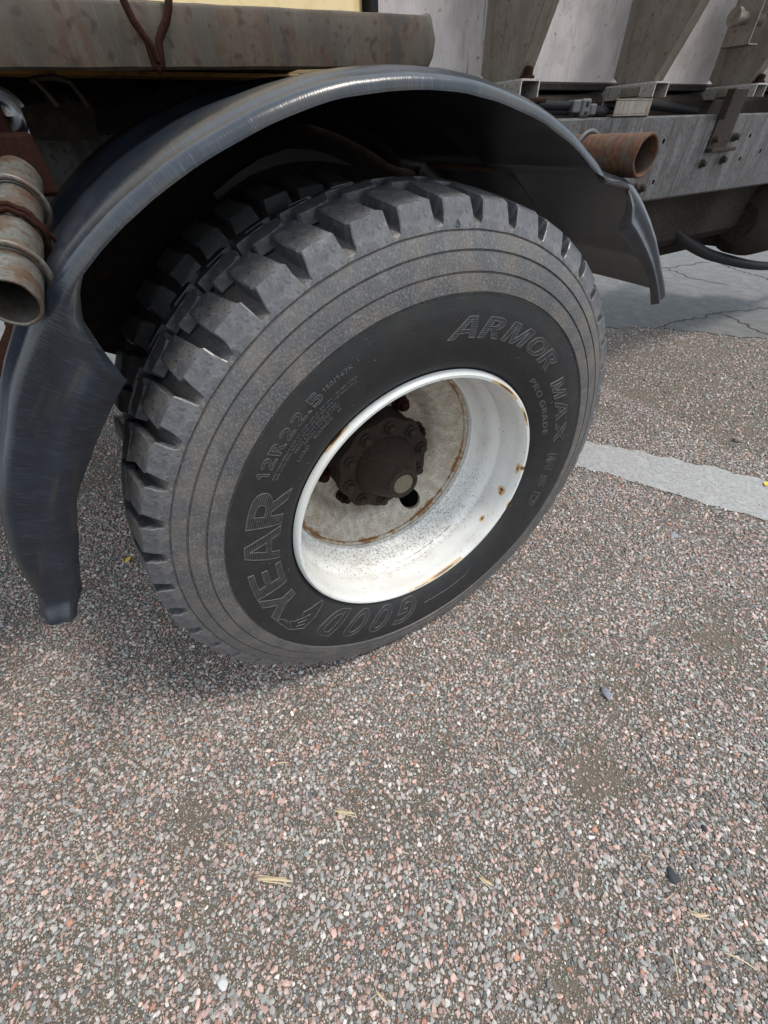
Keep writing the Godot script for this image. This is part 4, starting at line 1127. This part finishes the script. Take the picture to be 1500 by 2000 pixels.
func stone_colour(rng: RandomNumberGenerator) -> Color:       # linear
	var c: Color
	var t := rng.randf()
	if t < 0.22: c = Color(0.46, 0.335, 0.290)
	elif t < 0.46: c = Color(0.300, 0.305, 0.295)
	elif t < 0.64: c = Color(0.405, 0.388, 0.362)
	elif t < 0.77: c = Color(0.140, 0.145, 0.142)
	elif t < 0.86: c = Color(0.53, 0.50, 0.47)
	elif t < 0.93: c = Color(0.30, 0.22, 0.19)
	elif t < 0.985: c = Color(0.255, 0.295, 0.275)
	else: c = Color(0.42, 0.215, 0.15)
	var k := exp(rng.randfn(0, 0.20))
	k *= 1.08
	return Color(min(c.r * k * 1.03, 0.85), min(c.g * k * 0.975, 0.85), min(c.b * k * 0.96, 0.85))
func scatter(called: String, box: Rect2, spacing: float, smin: float, smax: float, seed: int, keep: Callable, variants := 8, sink := 0.35):
	var rng := RandomNumberGenerator.new(); rng.seed = seed
	var lists := []
	for v in variants: lists.append([])
	var nx := int(box.size.x / spacing); var nz := int(box.size.y / spacing)
	for i in nx:
		for j in nz:
			var p := box.position + Vector2((i + rng.randf() * 1.3) * spacing, (j + rng.randf() * 1.3) * spacing)
			var r := rng.randf(); var r2 := rng.randf()
			var want: float = keep.call(p)
			if r > want: continue
			var s: float = (smin + (smax - smin) * pow(r2, 2.6)) * 0.5
			var b := Basis.from_euler(Vector3(rng.randf_range(-0.5, 0.5), rng.randf() * TAU, rng.randf_range(-0.5, 0.5))).scaled_local(Vector3(s, s * rng.randf_range(0.8, 1.1), s * rng.randf_range(0.85, 1.2)))
			lists[rng.randi() % variants].append([Transform3D(b, Vector3(p.x, s * (0.62 - sink) + rng.randf_range(-0.1, 0.25) * s, p.y)), stone_colour(rng)])
	var total := 0
	var root := node(called)
	for v in variants:
		var mm := MultiMesh.new()
		mm.transform_format = MultiMesh.TRANSFORM_3D; mm.use_colors = true
		mm.mesh = stone_mesh(seed * 31 + v, 0.14)
		mm.instance_count = lists[v].size()
		for k in lists[v].size():
			mm.set_instance_transform(k, lists[v][k][0]); mm.set_instance_color(k, lists[v][k][1])
		var o := MultiMeshInstance3D.new()
		o.multimesh = mm; o.material_override = M.stone; o.name = numbered(root, "stones")
		tag(o, "", "", "", "stuff")
		root.add_child(o, true)
		total += lists[v].size()
	print(called, " ", total)
	return root

func make_ground():
	var m := MB.new()
	m.quad(Vector3(-150, 0, 150), Vector3(150, 0, 150), Vector3(150, 0, -150), Vector3(-150, 0, -150))
	tag(put("ground", m.done(), M.dirt), "brown grit under the loose gravel", "", "", "structure")
	var line := ragged(KERBLINE, 0.05, 0.07, 21)
	var poly := line.duplicate()
	poly.append_array(PackedVector2Array([Vector2(150, 60), Vector2(150, -150), Vector2(-60, -150)]))
	var asphalt := put("asphalt", sheet(poly, 0.004), M.asphalt)
	tag(asphalt, "grey cracked asphalt beyond the gravel, behind the truck", "", "", "structure")
	var cracks := [[Vector2(2.90, -1.17), Vector2(3.15, -1.18), Vector2(3.407, -1.125), Vector2(3.60, -1.12), Vector2(3.737, -1.073)], [Vector2(3.60, -1.12), Vector2(3.58, -0.98), Vector2(3.451, -0.814), Vector2(3.405, -0.62), Vector2(3.45, -0.5)], [Vector2(3.737, -1.073), Vector2(4.1, -0.9), Vector2(4.6, -0.75), Vector2(5.2, -0.4)], [Vector2(6.5, -3.3), Vector2(5.68, -2.64), Vector2(5.30, -2.07), Vector2(5.05, -1.75), Vector2(4.95, -1.40), Vector2(4.6, -1.0)], [Vector2(5.30, -2.07), Vector2(4.6, -2.2), Vector2(4.0, -2.5)], [Vector2(4.6, -2.2), Vector2(4.4, -1.8), Vector2(4.45, -1.5)]]
	for c in cracks:
		var up := ragged(c, 0.03, 0.06, 5)
		var w := FastNoiseLite.new(); w.seed = 9; w.frequency = 6.0
		var cm := MB.new()
		for k in up.size() - 1:
			var a := up[k]; var b := up[k + 1]
			var s := (b - a).orthogonal().normalized()
			var wa := 0.006 + 0.005 * w.get_noise_2dv(a); var wb := 0.006 + 0.005 * w.get_noise_2dv(b)
			cm.quad(Vector3(a.x - s.x * wa, 0.006, a.y - s.y * wa), Vector3(b.x - s.x * wb, 0.006, b.y - s.y * wb), Vector3(b.x + s.x * wb, 0.006, b.y + s.y * wb), Vector3(a.x + s.x * wa, 0.006, a.y + s.y * wa))
		put("crack", cm.done(), M.hub, asphalt)
	var sp := ragged(STRIP_TOP, 0.008, 0.022, 31)
	sp.append_array(ragged(STRIP_BOTTOM, 0.008, 0.022, 32))
	tag(put("pavement_strip", sheet(sp, 0.004), M.strip), "pale bare strip of pavement running through the gravel", "", "", "structure")
	# loose gravel, thinner where fine grit shows
	var bare := FastNoiseLite.new(); bare.seed = 77; bare.frequency = 2.6; bare.fractal_octaves = 3
	var edge := PackedVector2Array(poly)
	var ragged_n := FastNoiseLite.new(); ragged_n.seed = 55; ragged_n.frequency = 14.0
	var on_ground = func(p0: Vector2) -> float:
		var p := p0 + Vector2(ragged_n.get_noise_2dv(p0 * 3.0), ragged_n.get_noise_2dv(p0 * 3.0 + Vector2(31, 7))) * 0.045
		if Geometry2D.is_point_in_polygon(p, edge): return 0.015
		if p.x > 0.5 and Geometry2D.is_point_in_polygon(p, sp): return 0.30 if ragged_n.get_noise_2dv(p) > 0.22 else 0.05
		return 1.0
	var patches := [[Vector2(0.128, 0.548), 0.085, 1.0], [Vector2(0.22, 0.62), 0.06, 0.5], [Vector2(-0.30, 0.42), 0.08, 0.5], [Vector2(0.42, 0.50), 0.12, 0.5], [Vector2(0.33, 0.20), 0.10, 0.45], [Vector2(-0.72, 0.16), 0.06, 0.5], [Vector2(-0.15, 0.72), 0.05, 0.4], [Vector2(1.5, -0.55), 0.30, 0.45], [Vector2(0.75, 0.45), 0.16, 0.5]]
	var cover = func(p: Vector2) -> float:
		var g: float = on_ground.call(p)
		if g < 1: return g
		var t := 0.5 + bare.get_noise_2dv(p) * 0.9
		for q in patches:
			t -= clampf(1.35 - p.distance_to(q[0]) / q[1] + bare.get_noise_2dv(p * 4.0) * 0.6, 0, 1) * 0.95 * q[2]
		return clampf(0.52 + t, 0.06, 1.0)
	var fines = func(p: Vector2) -> float:
		var g: float = on_ground.call(p)
		for q in patches:
			g -= clampf(1.25 - p.distance_to(q[0]) / q[1], 0, 1) * 0.6 * q[2]
		return maxf(g, 0.0)
	tag(scatter("gravel", Rect2(-1.5, -1.3, 3.3, 2.5), 0.0056, 0.0042, 0.0132, 3, cover), "loose pink and grey granite chippings all over the ground", "gravel", "", "stuff")
	tag(scatter("fine_gravel", Rect2(-1.2, -0.9, 2.4, 2.0), 0.0052, 0.0026, 0.0055, 4, fines, 4, 0.25), "fine grit between the granite chippings near the wheel", "gravel", "", "stuff")
	var outside = func(p: Vector2) -> float:
		if p.x < 1.8 and p.x > -1.5 and p.y > -1.3 and p.y < 1.2: return 0.0
		return cover.call(p) * 0.9
	tag(scatter("far_gravel", Rect2(-2.6, -3.0, 6.2, 4.9), 0.0108, 0.0055, 0.0155, 6, outside, 5), "granite chippings farther off, under and beside the truck", "gravel", "", "stuff")

func litter():
	var rng := RandomNumberGenerator.new(); rng.seed = 15
	var m := MB.new()
	m.tube([Vector3(-0.5, 0, 0), Vector3(-0.2, 0.03, 0.03), Vector3(0.2, 0.03, 0.02), Vector3(0.5, 0, -0.03)], 0.045, 5, true, [0.02, 0.045, 0.045, 0.02])
	var mm := MultiMesh.new()
	mm.transform_format = MultiMesh.TRANSFORM_3D
	mm.mesh = m.done(); mm.instance_count = 260
	for k in 260:
		var l := rng.randf_range(0.008, 0.034)
		var p := Vector3(rng.randf_range(-1.3, 1.9), 0, rng.randf_range(-1.0, 0.95))
		mm.set_instance_transform(k, Transform3D(Basis(Vector3.UP, rng.randf() * TAU).scaled_local(Vector3(l, 0.016, 0.016)), p + Vector3(0, 0.0085, 0)))
	var o := MultiMeshInstance3D.new()
	o.multimesh = mm; o.material_override = M.straw; o.name = "straw_litter"
	add_child(o, true)
	tag(o, "tiny bits of dry straw strewn over the gravel", "straw", "", "stuff")
func single_stone(at: Vector3, r: float, stretch: Vector3, turn: float, c: Color, seed: int, label: String):
	var m := StandardMaterial3D.new()
	m.albedo_color = c; m.roughness = 0.8
	m.albedo_texture = M.stone.albedo_texture; m.uv1_triplanar = true; m.uv1_scale = Vector3.ONE / 0.03
	var mesh := stone_mesh(seed, 0.03, 2)
	var o := put("stone", mesh, m, self, Transform3D(Basis(Vector3.UP, turn).scaled_local(stretch * r), at + Vector3(0, r * stretch.y * 0.55, 0)))
	tag(o, label, "stone", "larger single stones on the gravel")
func straw(a: Vector3, b: Vector3, w: float, label: String, seed: int):
	var rng := RandomNumberGenerator.new(); rng.seed = seed
	var m := MB.new()
	var path := []
	var side := (b - a).cross(Vector3.UP).normalized()
	var bend := rng.randf_range(-0.06, 0.06) * a.distance_to(b)
	for k in 7:
		var t := k / 6.0
		path.append(a.lerp(b, t) + side * bend * sin(PI * t) + Vector3(0, 0.008 + 0.003 * sin(PI * t) + rng.randf_range(-0.001, 0.001), 0))
	m.tube(path, w, 6, true, [w * 0.6, w, w * 1.1, w, w * 0.95, w * 0.85, w * 0.4])
	if w > 0.0022:
		m.tube([path[1] + side * w, path[4] + side * w * 1.6, path[6] + side * w * 2.4], w * 0.45, 5)
		m.tube([path[0] - side * w * 2, path[3] - side * w * 0.8, path[5] - side * w], w * 0.4, 5)
	var o := put("straw_piece", m.done(), M.straw)
	tag(o, label, "straw", "pieces of straw on the gravel")
func leaf(at: Vector3, size: float, turn: float, label: String):
	var m := MB.new()
	var n := 10
	for top in [1, 0]:
		for k in n:
			for s in [-1.0, 1.0]:
				var t0 := float(k) / n; var t1 := float(k + 1) / n
				var w0 := 0.30 * sin(PI * pow(t0, 0.8)); var w1 := 0.30 * sin(PI * pow(t1, 0.8))
				var up := Vector3(0, 0.012 * top, 0)
				var f := func(t: float, w: float) -> Vector3: return Vector3((t - 0.5), 0.10 * abs(w) + 0.06 * sin(PI * t), w) + up
				var q := [f.call(t0, 0.0), f.call(t0, w0 * s), f.call(t1, w1 * s), f.call(t1, 0.0)]
				if (s > 0) != (top == 1): q.reverse()
				m.quad(q[0], q[1], q[2], q[3])
	m.tube([Vector3(-0.5, 0.008, 0), Vector3(-0.7, 0.01, 0.05)], 0.02, 5)
	var o := put("leaf", m.done(), M.leaf, self, Transform3D(Basis(Vector3.UP, turn).scaled(Vector3.ONE * size), at + Vector3(0, 0.009, 0)))
	tag(o, label, "leaf")

func _ready():
	# ---- camera, sky, light, exposure
	var cam := Camera3D.new()
	cam.name = "camera"
	cam.transform = Transform3D(Basis(Vector3(0.8669371, -0.0303271, 0.4974941), Vector3(0.3607276, 0.7269659, -0.5842912), Vector3(-0.3439411, 0.6860036, 0.6411735)), Vector3(-0.38363, HUB + 0.59330, 0.53138))
	cam.fov = 104.33; cam.near = 0.02; cam.far = 600
	add_child(cam)
	var sky_m := ProceduralSkyMaterial.new()
	sky_m.sky_top_color = Color(0.82, 0.868, 0.92); sky_m.sky_horizon_color = Color(0.89, 0.915, 0.94); sky_m.sky_curve = 0.25
	sky_m.ground_bottom_color = Color(0.35, 0.34, 0.33); sky_m.ground_horizon_color = Color(0.75, 0.76, 0.77); sky_m.sun_angle_max = 1.0
	var sky := Sky.new(); sky.sky_material = sky_m
	var env := Environment.new()
	env.background_mode = Environment.BG_SKY; env.sky = sky
	env.tonemap_mode = Environment.TONE_MAPPER_LINEAR; env.tonemap_exposure = 2.05
	env.sdfgi_enabled = true; env.ssao_enabled = true; env.ssil_enabled = true
	var we := WorldEnvironment.new(); we.environment = env; we.name = "world_environment"
	add_child(we)
	var sun := DirectionalLight3D.new()
	sun.name = "sun"; sun.light_energy = 0.5; sun.light_angular_distance = 12.0; sun.light_color = Color(1.0, 0.97, 0.93); sun.shadow_enabled = true
	sun.basis = Basis.looking_at(Vector3(-0.35, -1.0, -0.30))
	add_child(sun)

	materials()
	make_ground()
	litter()
	var truck := node("work_truck")
	tag(truck, "weathered work truck with a hopper body, white rear wheel and black mudguard", "truck")
	make_wheel(truck)
	make_body(truck)

	single_stone(Vector3(0.324, 0, 0.429), 0.022, Vector3(0.62, 0.55, 1.05), -0.62, Color(0.50, 0.515, 0.55), 501, "blue-grey oblong stone lying alone right of the tyre's foot")
	single_stone(Vector3(0.134, 0, 0.737), 0.015, Vector3(0.8, 0.6, 1.1), -0.5, Color(0.20, 0.215, 0.235), 502, "black pointed stone near the lower right of the gravel")
	single_stone(Vector3(-0.696, 0, 0.422), 0.0125, Vector3(0.8, 0.7, 1.0), 0.3, Color(0.80, 0.80, 0.79), 503, "whitish rounded stone at the bottom left of the gravel")
	single_stone(Vector3(0.263, 0, 0.725), 0.010, Vector3(0.6, 0.6, 1.1), -0.7, Color(0.19, 0.20, 0.22), 504, "small black stone above the pointed black stone")
	single_stone(Vector3(1.020, 0, 0.174), 0.017, Vector3(1.0, 0.6, 0.75), 0.2, Color(0.56, 0.58, 0.60), 505, "grey stone just below the pale pavement strip")
	single_stone(Vector3(1.849, 0, -0.046), 0.022, Vector3(0.8, 0.7, 0.9), 0.9, Color(0.50, 0.46, 0.44), 506, "grey-brown stone lying beyond the pale strip at the right")
	single_stone(Vector3(-0.015, 0, 0.435), 0.010, Vector3(0.8, 0.6, 1.0), 0.4, Color(0.72, 0.70, 0.68), 507, "pale stone in front of the bare dirt patch")
	straw(Vector3(-0.600, 0, 0.319), Vector3(-0.539, 0, 0.358), 0.0032, "brown split straw bundle in the middle of the foreground", 1)
	straw(Vector3(-0.414, 0, 0.295), Vector3(-0.376, 0, 0.323), 0.0026, "pale flat straw above the brown split bundle", 2)
	straw(Vector3(-0.206, 0, 0.544), Vector3(-0.191, 0, 0.566), 0.0024, "short pale straw between bundle and black pointed stone", 3)
	straw(Vector3(0.110, 0, 0.785), Vector3(0.138, 0, 0.803), 0.0024, "short thick straw near the lower right corner", 4)
	straw(Vector3(0.827, 0, -0.172), Vector3(0.806, 0, -0.113), 0.0016, "straw below the pale pavement strip beside the tyre", 5)
	straw(Vector3(0.373, 0, 0.559), Vector3(0.353, 0, 0.574), 0.0016, "thin straw right of the bare dirt patch", 6)
	straw(Vector3(-0.500, 0, 0.138), Vector3(-0.472, 0, 0.152), 0.0018, "brown twig below the tyre, mid gravel", 7)
	straw(Vector3(-0.006, 0, 0.371), Vector3(-0.016, 0, 0.391), 0.0015, "tiny straw left of the bare dirt patch", 8)
	straw(Vector3(-0.709, 0, -0.055), Vector3(-0.700, 0, 0.005), 0.0011, "thin long straw left below the tyre", 9)
	straw(Vector3(-0.892, 0, 0.096), Vector3(-0.883, 0, 0.126), 0.0016, "pale straw at the left of the gravel", 10)
	straw(Vector3(-0.459, 0, 0.568), Vector3(-0.449, 0, 0.590), 0.0020, "pale straw at the bottom middle edge", 11)
	straw(Vector3(0.040, 0, 0.795), Vector3(0.009, 0, 0.826), 0.0010, "long hair-thin straw at the bottom right", 12)
	straw(Vector3(0.114, 0, 0.845), Vector3(0.141, 0, 0.884), 0.0014, "thin straw in the lower right corner", 13)
	straw(Vector3(0.445, 0, 0.756), Vector3(0.409, 0, 0.789), 0.0016, "pale straw at the right edge of the gravel", 14)
	leaf(Vector3(-0.758, 0, -0.771), 0.030, 0.9, "small yellow leaf on the gravel behind the tyre")
	leaf(Vector3(1.611, 0, 0.194), 0.034, 0.2, "small yellow leaf by the pale strip at the right edge")
